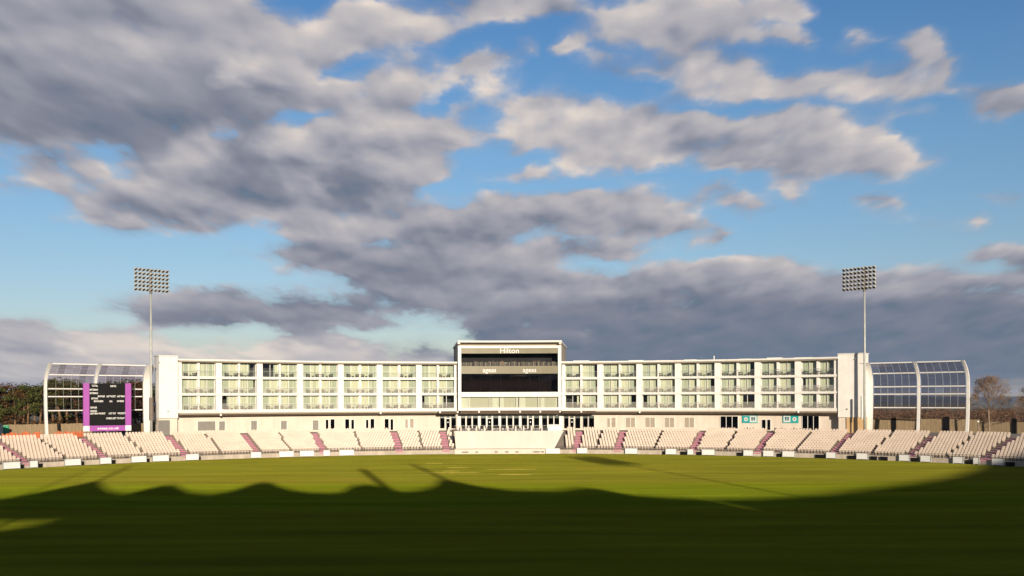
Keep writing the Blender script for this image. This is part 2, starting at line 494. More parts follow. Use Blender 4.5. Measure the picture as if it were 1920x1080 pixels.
def grass_mat():
    mt = bpy.data.materials.new("mown_grass"); mt.use_nodes = True
    nt = mt.node_tree; b = nt.nodes['Principled BSDF']; N = nt.nodes.new; L = nt.links.new
    tc = N('ShaderNodeTexCoord')
    sp = N('ShaderNodeSeparateXYZ'); L(tc.outputs['Object'], sp.inputs[0])

    def noise(stretch, scale, detail=5, rough=0.55):
        mp = N('ShaderNodeMapping'); mp.inputs['Scale'].default_value = stretch
        L(tc.outputs['Object'], mp.inputs[0])
        n = N('ShaderNodeTexNoise'); n.inputs['Scale'].default_value = scale; n.inputs['Detail'].default_value = detail
        n.inputs['Roughness'].default_value = rough
        L(mp.outputs[0], n.inputs['Vector'])
        return n.outputs['Fac']

    def m(op, a, c=None, d=None, clamp=False):
        n = N('ShaderNodeMath'); n.operation = op; n.use_clamp = clamp
        for i, q in enumerate((a, c, d)):
            if q is None: continue
            if isinstance(q, (int, float)): n.inputs[i].default_value = q
            else: L(q, n.inputs[i])
        return n.outputs[0]

    def mixc(f, a, c, blend='MIX'):
        n = N('ShaderNodeMix'); n.data_type = 'RGBA'; n.blend_type = blend
        if isinstance(f, (int, float)): n.inputs[0].default_value = f
        else: L(f, n.inputs[0])
        for i, q in ((6, a), (7, c)):
            if isinstance(q, tuple): n.inputs[i].default_value = (*q, 1)
            else: L(q, n.inputs[i])
        return n.outputs[2]
    wob = noise((1, 1, 1), 0.08, 3)
    y = m('MULTIPLY_ADD', wob, 1.2, sp.outputs[1])
    # the square in the middle is lush, the outfield beyond and before it browner
    ramp = N('ShaderNodeValToRGB'); el = ramp.color_ramp.elements
    st = [(0.0, (0.0605, 0.0670, 0.0065)), (0.420, (0.056, 0.062, 0.004)), (0.426, (0.0490, 0.0640, 0.0032)), (0.535, (0.0580, 0.0665, 0.0036)),
          (0.548, (0.064, 0.0625, 0.006)), (1.0, (0.062, 0.061, 0.006))]
    while len(el) < len(st): el.new(0.5)
    for e, (q, c) in zip(el, st): e.position = q
    for e, (q, c) in zip(el, st): e.color = (*c, 1)
    L(m('DIVIDE', y, 200.0), ramp.inputs[0])
    c = ramp.outputs[0]
    f = N('ShaderNodeMapRange'); f.inputs[1].default_value = 0.3; f.inputs[2].default_value = 0.7; f.inputs[3].default_value = 0.72; f.inputs[4].default_value = 1.25
    L(noise((0.12, 1, 1), 0.35, 7, 0.6), f.inputs[0])
    g = N('ShaderNodeCombineColor'); [L(f.outputs[0], g.inputs[i]) for i in range(3)]
    c = mixc(1.0, c, g.outputs[0], 'MULTIPLY')
    # mowing lanes across the field
    lane = m('MULTIPLY_ADD', m('SINE', m('MULTIPLY', sp.outputs[1], 0.62)), 0.03, 1.0)
    g2 = N('ShaderNodeCombineColor'); [L(lane, g2.inputs[i]) for i in range(3)]
    c = mixc(1.0, c, g2.outputs[0], 'MULTIPLY')
    # worn patches of earth brown
    pt = N('ShaderNodeMapRange'); pt.interpolation_type = 'SMOOTHSTEP'; pt.inputs[1].default_value = 0.56; pt.inputs[2].default_value = 0.72
    L(noise((0.3, 1, 1), 0.06, 5), pt.inputs[0])
    c = mixc(m('MULTIPLY', pt.outputs[0], 0.35), c, (0.085, 0.064, 0.008))
    L(c, b.inputs['Base Color'])
    b.inputs['Roughness'].default_value = 0.9
    b.inputs['Specular IOR Level'].default_value = 0.0
    b.inputs['Sheen Weight'].default_value = 0.24
    b.inputs['Sheen Roughness'].default_value = 0.35
    st_ = N('ShaderNodeVectorMath'); st_.operation = 'SCALE'; st_.inputs['Scale'].default_value = 10.0; L(c, st_.inputs[0]); L(st_.outputs[0], b.inputs['Sheen Tint'])
    # blades stand upright: each point of the lawn faces its own way
    wn = N('ShaderNodeTexWhiteNoise'); wn.noise_dimensions = '3D'
    sc = N('ShaderNodeVectorMath'); sc.operation = 'SCALE'; sc.inputs['Scale'].default_value = 900.0
    L(tc.outputs['Object'], sc.inputs[0]); L(sc.outputs[0], wn.inputs[0])
    sb = N('ShaderNodeVectorMath'); sb.operation = 'SUBTRACT'; sb.inputs[1].default_value = (0.5, 0.5, 0.85); L(wn.outputs['Color'], sb.inputs[0])
    s2 = N('ShaderNodeVectorMath'); s2.operation = 'MULTIPLY'; s2.inputs[1].default_value = (0.45, 0.45, 0.4); L(sb.outputs[0], s2.inputs[0])
    ge = N('ShaderNodeNewGeometry')
    a2 = N('ShaderNodeVectorMath'); a2.operation = 'ADD'; L(ge.outputs['True Normal'], a2.inputs[0]); L(s2.outputs[0], a2.inputs[1])
    nn = N('ShaderNodeVectorMath'); nn.operation = 'NORMALIZE'; L(a2.outputs[0], nn.inputs[0])
    L(nn.outputs[0], b.inputs['Normal'])
    return mt


M_white = mat("white_render", (0.80, 0.775, 0.73), 0.7, 0.06, 0.8, streak=0.06)
M_slab = mat("white_slab", (0.74, 0.72, 0.67), 0.6, 0.06, 0.6, streak=0.08)
M_cream = mat("cream_render", (0.70, 0.61, 0.515), 0.8, 0.08, 0.5, streak=0.08)
M_ochre = mat("ochre_render", (0.60, 0.40, 0.20), 0.8, 0.10, 0.7)
M_whitemetal = mat("white_painted_steel", (0.74, 0.72, 0.68), 0.4, 0.06, 2.0)
M_grey = mat("galvanised_steel", (0.42, 0.43, 0.40), 0.5, 0.15, 2.0, metal=0.2)
M_greydoor = mat("grey_shutter", (0.20, 0.19, 0.17), 0.6, 0.1, 2.0)
M_taupe = mat("taupe_blind", (0.34, 0.29, 0.22), 0.8, 0.08, 2.0)
M_khaki = mat("khaki_fascia", (0.20, 0.175, 0.105), 0.45, 0.08, 0.7)
M_brown = mat("dark_brown_soffit", (0.09, 0.06, 0.035), 0.7, 0.2, 1.0)
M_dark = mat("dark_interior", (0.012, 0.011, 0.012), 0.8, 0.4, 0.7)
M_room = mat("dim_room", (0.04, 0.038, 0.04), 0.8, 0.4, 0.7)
M_darkbrown = mat("dark_curtain", (0.05, 0.032, 0.032), 0.8, 0.35, 1.6, stretch=(6, 6, 0.3))
M_wood = mat("slatted_wood", (0.16, 0.11, 0.07), 0.7, 0.3, 3.0)
M_curtain = mat("cream_curtain", (0.72, 0.69, 0.56), 0.9, 0.10, 1.2, stretch=(6, 6, 0.3))
M_curtain_reflect = mat("curtain_reflection_tone", (0.50, 0.515, 0.43), 0.9, 0.12, 1.2, stretch=(6, 6, 0.3))  # greyed curtain copy carrying the pane reflection in its colour
M_conc = mat("terrace_concrete", (0.20, 0.165, 0.135), 0.9, 0.15, 1.2)
M_seat = mat("cream_seat_plastic", (0.69, 0.57, 0.465), 0.5, 0.10, 0.5)
M_aisle = mat("purple_step_paint", (0.52, 0.195, 0.28), 0.7, 0.18, 1.5)
M_screen = mat("sight_screen_cloth", (0.65, 0.60, 0.53), 0.8, 0.06, 0.4, streak=0.05)
M_board = mat("white_board", (0.75, 0.74, 0.72), 0.5, 0.05, 1.0)
M_rail = mat("dull_steel_rail", (0.16, 0.14, 0.12), 0.5, 0.2, 2.0)
M_purple = mat("purple_panel", (0.34, 0.065, 0.36), 0.5, 0.06, 0.6)
M_black = mat("black_panel", (0.007, 0.0065, 0.0065), 0.7, 0.25, 0.8, spec=0.15)
M_letter = mat("white_lettering", (0.80, 0.79, 0.76), 0.5, 0.03, 3.0)
M_wicker = mat("dark_wicker", (0.018, 0.016, 0.014), 0.7, 0.3, 14.0)
M_wickerb = mat("brown_wicker", (0.085, 0.060, 0.038), 0.7, 0.3, 14.0)
M_teal = mat("teal_vinyl", (0.02, 0.34, 0.34), 0.5, 0.08, 1.0)
M_bwhite = mat("pale_vinyl", (0.62, 0.70, 0.66), 0.5, 0.05, 1.0)
M_red = mat("dull_red_emblem", (0.40, 0.12, 0.14), 0.5, 0.05, 1.0)
M_navy = mat("navy_lettering", (0.04, 0.10, 0.16), 0.5, 0.05, 1.0)
M_fence = mat("weathered_timber", (0.31, 0.23, 0.135), 0.85, 0.35, 2.0, stretch=(5, 5, 0.4))
M_orange = mat("orange_barrier_mesh", (0.56, 0.15, 0.055), 0.6, 0.2, 3.0)
M_green = mat("green_banner", (0.04, 0.36, 0.17), 0.6, 0.1, 2.0)
M_bark = mat("pine_bark", (0.20, 0.115, 0.06), 0.9, 0.35, 3.0, stretch=(1, 1, 0.3))
M_twig = mat("bare_twig_bark", (0.26, 0.18, 0.125), 0.9, 0.25, 3.0)
M_lampcup = mat("aluminium_lamp_housing", (0.52, 0.52, 0.50), 0.5, 0.2, 5.0, metal=0.1)
M_lens = mat("lamp_reflector_face", (0.045, 0.045, 0.05), 0.15, 0.3, 8.0)
M_membrane = mat("canopy_membrane", (0.7, 0.68, 0.62), 0.7, 0.05, 0.3)
M_glass = glass("room_glass", (0.95, 0.975, 0.945), 0.03)
M_darkglass = glass("dark_glass", (0.30, 0.30, 0.32), 0.05)
M_smoke = glass("smoky_media_glass", (0.66, 0.62, 0.62), 0.02, fres=0.3)
M_balus = glass("frosted_balustrade_glass", (0.99, 0.99, 0.985), 0.01, haze=0.10, hazecol=(0.90, 0.88, 0.80))
M_clear = glass("clear_balustrade_glass", (0.985, 0.99, 0.985), 0.01, haze=0.02)
M_tint = glass("tinted_screen_glass", (0.90, 0.855, 0.85), 0.0, fres=0.08)
M_tint2 = glass("darker_screen_glass", (0.78, 0.735, 0.735), 0.0, fres=0.10)
M_grass = grass_mat()
M_ground = mat("rough_ground", (0.13, 0.10, 0.05), 0.95, 0.35, 0.15)
M_paving = mat("concourse_paving", (0.30, 0.26, 0.21), 0.9, 0.15, 0.8)
M_pine = leafy("pine_needles", [(0.030, 0.042, 0.013), (0.072, 0.086, 0.024), (0.11, 0.118, 0.032), (0.14, 0.122, 0.046)])
M_russet = leafy("russet_leaves", [(0.05, 0.028, 0.012), (0.11, 0.06, 0.024), (0.16, 0.085, 0.035)])
M_rustwood = leafy("winter_wood_leaves", [(0.19, 0.12, 0.08), (0.24, 0.14, 0.085), (0.27, 0.155, 0.095), (0.21, 0.145, 0.10)], 0.5)
M_hill = mat("distant_wooded_hill", (0.030, 0.045, 0.070), 1.0, 0.35, 0.004)  # dark bluish base holds distance haze and cloud shade in the colour
M_pitch = mat("worn_pitch_turf", (0.13, 0.105, 0.02), 0.95, 0.25, 0.6, stretch=(0.2, 1, 1))

b_ = M_pitch.node_tree.nodes['Principled BSDF']
b_.inputs['Sheen Weight'].default_value = 0.27; b_.inputs['Sheen Roughness'].default_value = 0.35; b_.inputs['Sheen Tint'].default_value = (1.0, 0.86, 0.16, 1); b_.inputs['Specular IOR Level'].default_value = 0.0

# ------------------------------------------------------------------ the ground


def edge_r(th):
    if math.cos(th) >= 0: return 86.0
    return 1 / math.sqrt((math.sin(th) / 86) ** 2 + (math.cos(th) / 58) ** 2)


def ground_z(dr):
    """height at dr metres outside the boundary"""
    pts = [(0, -0.05), (12.5, 3.45), (40, 3.5), (170, -5), (900, -6), (3000, -8), (24000, -8)]
    for (a, za), (b, zb) in zip(pts, pts[1:]):
        if dr <= b: return za + (zb - za) * (dr - a) / (b - a)
    return pts[-1][1]


g = MB()
NT = 96
rings = [-86, -20, 0, 3, 6, 9, 12.5, 18, 26, 40, 60, 90, 130, 170, 300, 600, 900, 1500, 3000, 6000, 12000, 24000]
vs, fs = [], []
for j, dr in enumerate(rings):
    for i in range(NT):
        th = 2 * math.pi * i / NT
        if dr < 0:
            r = edge_r(th) * (1 + dr / 86.0) + 0.0; z = -0.05
        else:
            r = edge_r(th) + 0.3 + dr; z = ground_z(dr)
        vs.append(P(r, th, z))
for j in range(1, len(rings) - 1):
    for i in range(NT):
        i2 = (i + 1) % NT
        fs.append((j * NT + i, (j + 1) * NT + i, (j + 1) * NT + i2, j * NT + i2))
fs.append(tuple(reversed(range(NT, 2 * NT))))
g.add(vs, fs)
for f in g.f: f.reverse()
o = g.build("ground", M_ground); tag(o, kind='structure')
fld = MB()
ring = [P(edge_r(2 * math.pi * i / 192) + 0.35, 2 * math.pi * i / 192, 0.0) for i in range(192)]
fld.add(ring, [tuple(reversed(range(192)))])
o = fld.build("cricket_field", M_grass); tag(o, kind='structure')
# pitches: worn strips of turf on the square
strips = [(828, 862, 883), (790, 905, 886.5), (905, 1010, 880), (838, 880, 877), (930, 1000, 890), (796, 832, 869)]
pt = MB()
for (x0, x1, y) in strips:
    a = ground_pt(x0, y); b = ground_pt(x1, y)
    n = 14
    top, bot = [], []
    for i in range(n + 1):
        x = a[0] + (b[0] - a[0]) * i / n
        h = 0.75 * math.sin(math.pi * i / n) ** 0.6 * random.uniform(0.6, 1.1) + 0.03
        top.append((x, a[1] + h, 0.005)); bot.append((x, a[1] - h, 0.005))
    pt.add(bot + top, [(i, i + 1, n + 2 + i, n + 1 + i) for i in range(n)])
o = pt.build("worn_turf", M_pitch); tag(o, kind='structure')
# paved concourse behind the seats
pv = MB().arc(98.2, 118, R_(-62), R_(62), 3.0, 3.56, 60)
o = pv.build("pavement", M_paving); tag(o, kind='structure')
# far hills
for (name, y0, hgt, x0, x1, seed) in (("hills", 4200, 21, -9000, 9000, 3),):
    rr = random.Random(seed)
    n = 160
    hs = [hgt * (0.75 + 0.25 * math.sin(i * 0.21 + 1) + 0.10 * math.sin(i * 0.63) + rr.uniform(-0.05, 0.05)) for i in range(n + 1)]
    vs, fs = [], []
    for i in range(n + 1):
        x = x0 + (x1 - x0) * i / n
        vs += [(x, y0 - 900, -9), (x, y0 - 300, hs[i] * 0.55), (x, y0, hs[i]), (x, y0 + 900, -9)]
    for i in range(n):
        a = 4 * i
        for k in range(3): fs.append((a + k, a + 4 + k, a + 5 + k, a + 1 + k))
    o = MB().add(vs, fs).build(name, M_hill); tag(o, kind='structure')

# ------------------------------------------------------------------ seating bowl
TMAX = R_(60)
ROWS, RUN, RISE, R0, Z0 = 12, 0.93, 0.255, 86.9, 0.72
terr = thing("seating_terrace", P(86.9, 0, 0), "curved concrete terrace of stepped seating rows running round the far side of the field", "terrace")
t = MB()
for i in range(ROWS):
    t.arc(R0 + RUN * i, R0 + RUN * (i + 1) + (0.5 if i == ROWS - 1 else 0), -TMAX, TMAX, Z0 + RISE * (i - 1.2), Z0 + RISE * i, 80)
t.build("stepped_tread", M_conc, terr)
MB().arc(86.5, 86.89, -TMAX, TMAX, -0.2, Z0 - 0.02, 80).build("front_wall", mat("front_wall_render", (0.50, 0.43, 0.35), 0.9, 0.2, 0.8, streak=0.15), terr)
AISLE_PX = [48, 197, 348, 481, 606, 748, 836, 1080, 1158, 1299, 1421, 1561, 1706, 1846]
AISLES = [th_at(px, 87.2) for px in AISLE_PX]
for th in AISLES:
    a = MB(); hw = 0.62
    for i in range(ROWS):
        r = R0 + RUN * i
        a.arc(r + 0.004, r + RUN, th - hw / r, th + hw / r, Z0 + RISE * i - 0.15, Z0 + RISE * i + 0.012)
        a.arc(r - RUN * 0.45, r, th - hw / r, th + hw / r, Z0 + RISE * i - 0.3, Z0 + RISE * (i - 0.5) + 0.012)
    a.build("aisle_stair", M_aisle, terr)
GAPS = []
ext = [2 * AISLES[0] - AISLES[1]] + AISLES + [2 * AISLES[-1] - AISLES[-2]]
for a, b in zip(ext, ext[1:]):
    if b - a < R_(4.6) or (a < 0 < b): continue
    GAPS.append((a + b) / 2)
GAPS.append((AISLES[5] + AISLES[6]) / 2)
S0, S1 = th_at(848, 93), th_at(1060, 93)
# a tip-up seat, folded: shell back, raised pan, bracket
sm = MB()
w = 0.192
sm.add([(-w, 0.02, .28), (w, 0.02, .28), (w, .06, .66), (w * .72, .085, .78), (-w * .72, .085, .78), (-w, .06, .66),
        (-w, 0.07, .28), (w, 0.07, .28), (w, .11, .66), (w * .72, .135, .78), (-w * .72, .135, .78), (-w, .11, .66)],
       [(0, 1, 2, 3, 4, 5), (11, 10, 9, 8, 7, 6), (1, 0, 6, 7), (2, 1, 7, 8), (3, 2, 8, 9), (4, 3, 9, 10), (5, 4, 10, 11), (0, 5, 11, 6)])
sm.add([(-w * .9, -0.12, .36), (w * .9, -0.12, .36), (w * .85, -.03, .70), (-w * .85, -.03, .70), (-w * .9, -0.06, .34), (w * .9, -0.06, .34), (w * .85, .03, .70), (-w * .85, .03, .70)],
       [(0, 1, 2, 3), (7, 6, 5, 4), (1, 0, 4, 5), (2, 1, 5, 6), (3, 2, 6, 7), (0, 3, 7, 4)])
sm.box(-.03, .03, -.02, .05, 0, .30)
seat_me = sm.mesh("stadium_seat", M_seat)
spots = []
for i in range(ROWS):
    r = R0 + RUN * i + RUN * 0.72
    n = int(2 * TMAX * r / 0.5)
    for k in range(n):
        th = -TMAX + (k + 0.5) * 0.5 / r
        if S0 - 0.1 / r < th < S1 + 0.1 / r: continue
        if any(abs(th - a) * r < 0.62 + 0.12 for a in AISLES): continue
        if any(abs(th - a) * r < 0.25 for a in GAPS): continue
        spots.append((r, th, Z0 + RISE * i))


def in_view(q):
    return abs(q.x) < 0.5333 * q.y - 0.3


spots_v = sorted([s for s in spots if in_view(P(*s))], key=lambda s: P(*s).length)
near = set(spots_v[:300])
rest = MB()
for (r, th, z) in spots:
    if (r, th, z) in near: continue
    if abs(th) > R_(57): continue
    M = Matrix.Translation(P(r, th, z)) @ Matrix.Rotation(-th + random.uniform(-.03, .03), 4, 'Z') @ Matrix.Rotation(random.uniform(-.03, .03), 4, 'X')
    rest.add([M @ q for q in sm.v], sm.f)
o = rest.build("stadium_seats", M_seat)
tag(o, "rows of cream tip-up plastic seats filling the stand between the purple stairs", "seats", kind='stuff')
for (r, th, z) in sorted(near):
    side = 'left' if th < 0 else 'right'
    o = link("stadium_seat", seat_me, None, P(r, th, z), (random.uniform(-.03, .03), 0, -th + random.uniform(-.03, .03)))
    tag(o, f"cream plastic stadium seat in the seating at the {side} edge of the picture", "seat",
        f"stadium seats at the {side} edge of the picture")

# handrail posts standing in the gaps between the blocks
rail = thing("boundary_railing", P(86.7, R_(-30), 0.7), "low dark metal railing along the front of the left seating stand", "railing")
rail2 = thing("boundary_railing", P(86.7, R_(30), 0.7), "low dark metal railing along the front of the right seating stand", "railing")
for rl, t0, t1 in ((rail, R_(-57), S0), (rail2, S1, R_(57))):
    n = int((t1 - t0) * 86.7 / 1.9)
    ba = MB()
    for z in (1.30, 1.02):
        ba.tube([P(86.7, t0 + (t1 - t0) * i / 40, z) for i in range(41)], 0.028, 5)
    ba.build("rail_bar", M_rail, rl)
    pm = None
    for i in range(n + 1):
        q = P(86.7, t0 + (t1 - t0) * i / n, 0.68)
        if pm is None:
            pm = MB().tube([(0, 0, 0), (0, 0, 0.66)], 0.035, 5).mesh("post", M_rail)
        link("post", pm, rl, q - origin(rl))

# white boards along the boundary
BOARDS = [(5, 37), (55, 70), (121, 151), (187, 208), (246, 274), (286, 316), (348, 372), (470, 489), (523, 550), (562, 588), (606, 618), (636, 663),
          (1082, 1101), (1172, 1195), (1248, 1268), (1289, 1300), (1316, 1340), (1394, 1412), (1431, 1451), (1467, 1490),
          (1549, 1567), (1606, 1627), (1686, 1705), (1726, 1745), (1787, 1806), (1825, 1836), (1860, 1882)]
nb = 0
for j, (x0, x1) in enumerate(BOARDS):
    t0, t1 = th_at(x0, 86.15), th_at(x1, 86.15)
    side = 'left' if x0 < 960 else 'right'
    k = j if side == 'left' else j - 12
    wide = 'narrow' if x1 - x0 < 16 else 'long'
    b = thing("boundary_board", P(86.15, (t0 + t1) / 2, 0), f"{wide} white blank board at the field edge, {ORD[k]} from the left along the {side} stand", "board", "white boards along the field edge")
    MB().arc(86.10, 86.16, t0, t1, 0.10, 0.98, 3).build("panel", M_board, b)
    fr = MB().arc(86.06, 86.18, t0, t1, 0.981, 1.02, 3)
    for q in (t0, t1): fr.arc(86.06, 86.30, q - 0.0004, q + 0.0004, 0.0, 1.0)
    fr.build("frame", M_grey, b)
# small dark drain boxes between the boards
DARK = [(37, 44), (72, 79), (152, 157), (210, 216), (275, 280), (316, 320), (372, 376), (1196, 1203) if False else (1242, 1248), (1276, 1286), (1306, 1314), (1382, 1393), (1457, 1465), (1529, 1547), (1590, 1604),
        (1632, 1643), (1650, 1663), (1708, 1720), (1810, 1822), (1886, 1900)]
for j, (x0, x1) in enumerate(DARK):
    side = 'left' if x0 < 960 else 'right'
    k = j if side == 'left' else j - 7
    o = MB().arc(86.2, 86.48, th_at(x0, 86.2), th_at(x1, 86.2), 0.02, 0.52, 1).arc(86.14, 86.5, th_at(x0 - 0.4, 86.2), th_at(x1 + 0.4, 86.2), 0.522, 0.58, 1).build("speaker_box", M_black)
    tag(o, f"small black box at the front wall foot, {ORD[k]} from left along the {side} stand", "box", "black boxes along the front wall")

# sight screen
tl, tr = th_at(851.5, 88), th_at(1057, 88)
bl, br = th_at(854.5, 87.3), th_at(1039, 87.3)
ss = thing("sight_screen", P(87.2, 0, 0), "large cream sight screen standing upright before the central tower", "sight screen")
s = MB(); n = 12
vs = []
for i in range(n + 1):
    f = i / n
    vs += [P(87.3, bl + (br - bl) * f, 0.86), P(88.0, tl + (tr - tl) * f, 3.93), P(88.12, tl + (tr - tl) * f, 3.93), P(87.42, bl + (br - bl) * f, 0.86)]
fs = []
for i in range(n):
    a = 4 * i
    for k in range(4): fs.append((a + k, a + 4 + k, a + 4 + (k + 1) % 4, a + (k + 1) % 4))
fs += [(3, 2, 1, 0), (4 * n, 4 * n + 1, 4 * n + 2, 4 * n + 3)]
s.add(vs, fs).build("upright_sheet", M_screen, ss)
kb = MB().arc(86.2, 86.42, th_at(852, 86.2), th_at(1022, 86.2), 0.0, 0.80, 10).arc(86.12, 86.45, th_at(852, 86.2), th_at(1022, 86.2), 0.801, 0.86, 10)
kb.build("base_wall", M_cream, ss)
vm_ = MB()
for x0, x1 in ((866, 878), (891, 896), (927, 933), (947, 953), (966, 972), (1000, 1012), (1014, 1020)):
    vm_.arc(86.16, 86.21, th_at(x0, 86.2), th_at(x1, 86.2), 0.22, 0.44)
vm_.build("vent", M_rail, ss)
b = thing("boundary_board", P(86.0, th_at(1036, 86), 0), "wide white blank board at the right foot of the cream sight screen", "board", "white boards along the field edge")
MB().arc(86.0, 86.08, th_at(1023, 86), th_at(1049, 86), 0.05, 0.92, 2).build("panel", M_board, b)
MB().arc(85.98, 86.1, th_at(1023, 86), th_at(1049, 86), 0.921, 0.96, 2).build("frame", M_grey, b)
# side stair beside the sight screen, its shade put into the concrete colour
st = MB()
for i in range(10):
    r = 87.6 + i * 1.05
    st.arc(r, r + 1.05, th_at(1041 + i * 1.7, r), th_at(1060, r), Z0 + i * 0.2, Z0 + i * RISE * 1.1 + 0.25)
o = st.build("side_stair", mat("shaded_stair_concrete", (0.13, 0.115, 0.10), 0.9, 0.2, 1.0)); tag(o, "concrete stair in painted shade climbing between the sight screen and the right seats", "stair")
st = MB()
for i in range(10):
    r = 87.6 + i * 1.05
    st.arc(r, r + 1.0, th_at(849 + i * .05, r), th_at(851.4, r), Z0, Z0 + i * RISE * 1.1 + 0.6)
o = st.build("side_wall", M_wood); tag(o, "narrow dark side wall between the sight screen and the left seats", "wall")

# ------------------------------------------------------------------ hotel
hotel = thing("hotel", P(103, 0, 3.5), "long curved white four storey hotel with a taller central tower facing the field", "hotel")
Z_ROOF0, Z_ROOF1 = 16.05, 16.55
SL = [(7.25, 7.75), (10.25, 10.65), (13.15, 13.55)]          # floor slabs
RF = 102.0                                                     # facade ring
RW = 102.82                                                    # room glazing ring
left_px = [335, 410.5, 487, 563, 639, 712, 785.5, 857]
right_px = [1054, 1125.5, 1198.5, 1271, 1345.5, 1420.5, 1496, 1570]
wings = {'left': [th_at(x, RF) for x in left_px], 'right': [th_at(x, RF) for x in right_px]}
PIL = 0.53
# rooms with undrawn curtains: (side, bay, floor, room) -> open fractions of the width
OPEN = {('left', 1, 2, 1): (0.62, 1.0), ('left', 2, 2, 0): (0.0, 0.72), ('left', 1, 1, 1): (0.85, 1.0), ('left', 1, 0, 0): (0.04, 0.36),
        ('left', 6, 0, 0): (0.0, 0.2), ('left', 6, 0, 1): (0.3, 1.0),
        ('right', 0, 0, 0): (0.05, 0.78), ('right', 0, 2, 1): (0.78, 1.0), ('right', 1, 0, 1): (0.65, 1.0), ('right', 2, 0, 0): (0.0, 0.30),
        ('right', 3, 1, 1): (0.70, 1.0), ('right', 4, 2, 1): (0.68, 1.0), ('right', 4, 0, 1): (0.22, 1.0), ('right', 5, 2, 1): (0.84, 1.0), ('right', 6, 1, 0): (0.0, 0.24)}
chair_d = MB()


def armchair():
    a = MB()
    a.box(-.30, .30, -.30, .28, .26, .33)             # seat
    a.tube([(-.32, -.30, .28), (-.34, -.30, .56), (-.34, .26, .60), (-.30, .30, .68), (.30, .30, .68), (.34, .26, .60), (.34, -.30, .56), (.32, -.30, .28)], .045, 5)   # arm and back loop
    a.box(-.28, .28, .27, .31, .32, .66)              # back
    for x in (-.30, .30):
        for y in (-.27, .27): a.box(x - .03, x + .03, y - .03, y + .03, 0, .30)
    return a


def low_table():
    a = MB()
    a.lathe([(.26, .28), (.27, .30), (.27, .32), (.26, .33)], 10)
    a.tube([(0, 0, 0.02), (0, 0, .28)], .05, 6)
    a.lathe([(.2, 0), (.2, .03), (.06, .05)], 8)
    return a


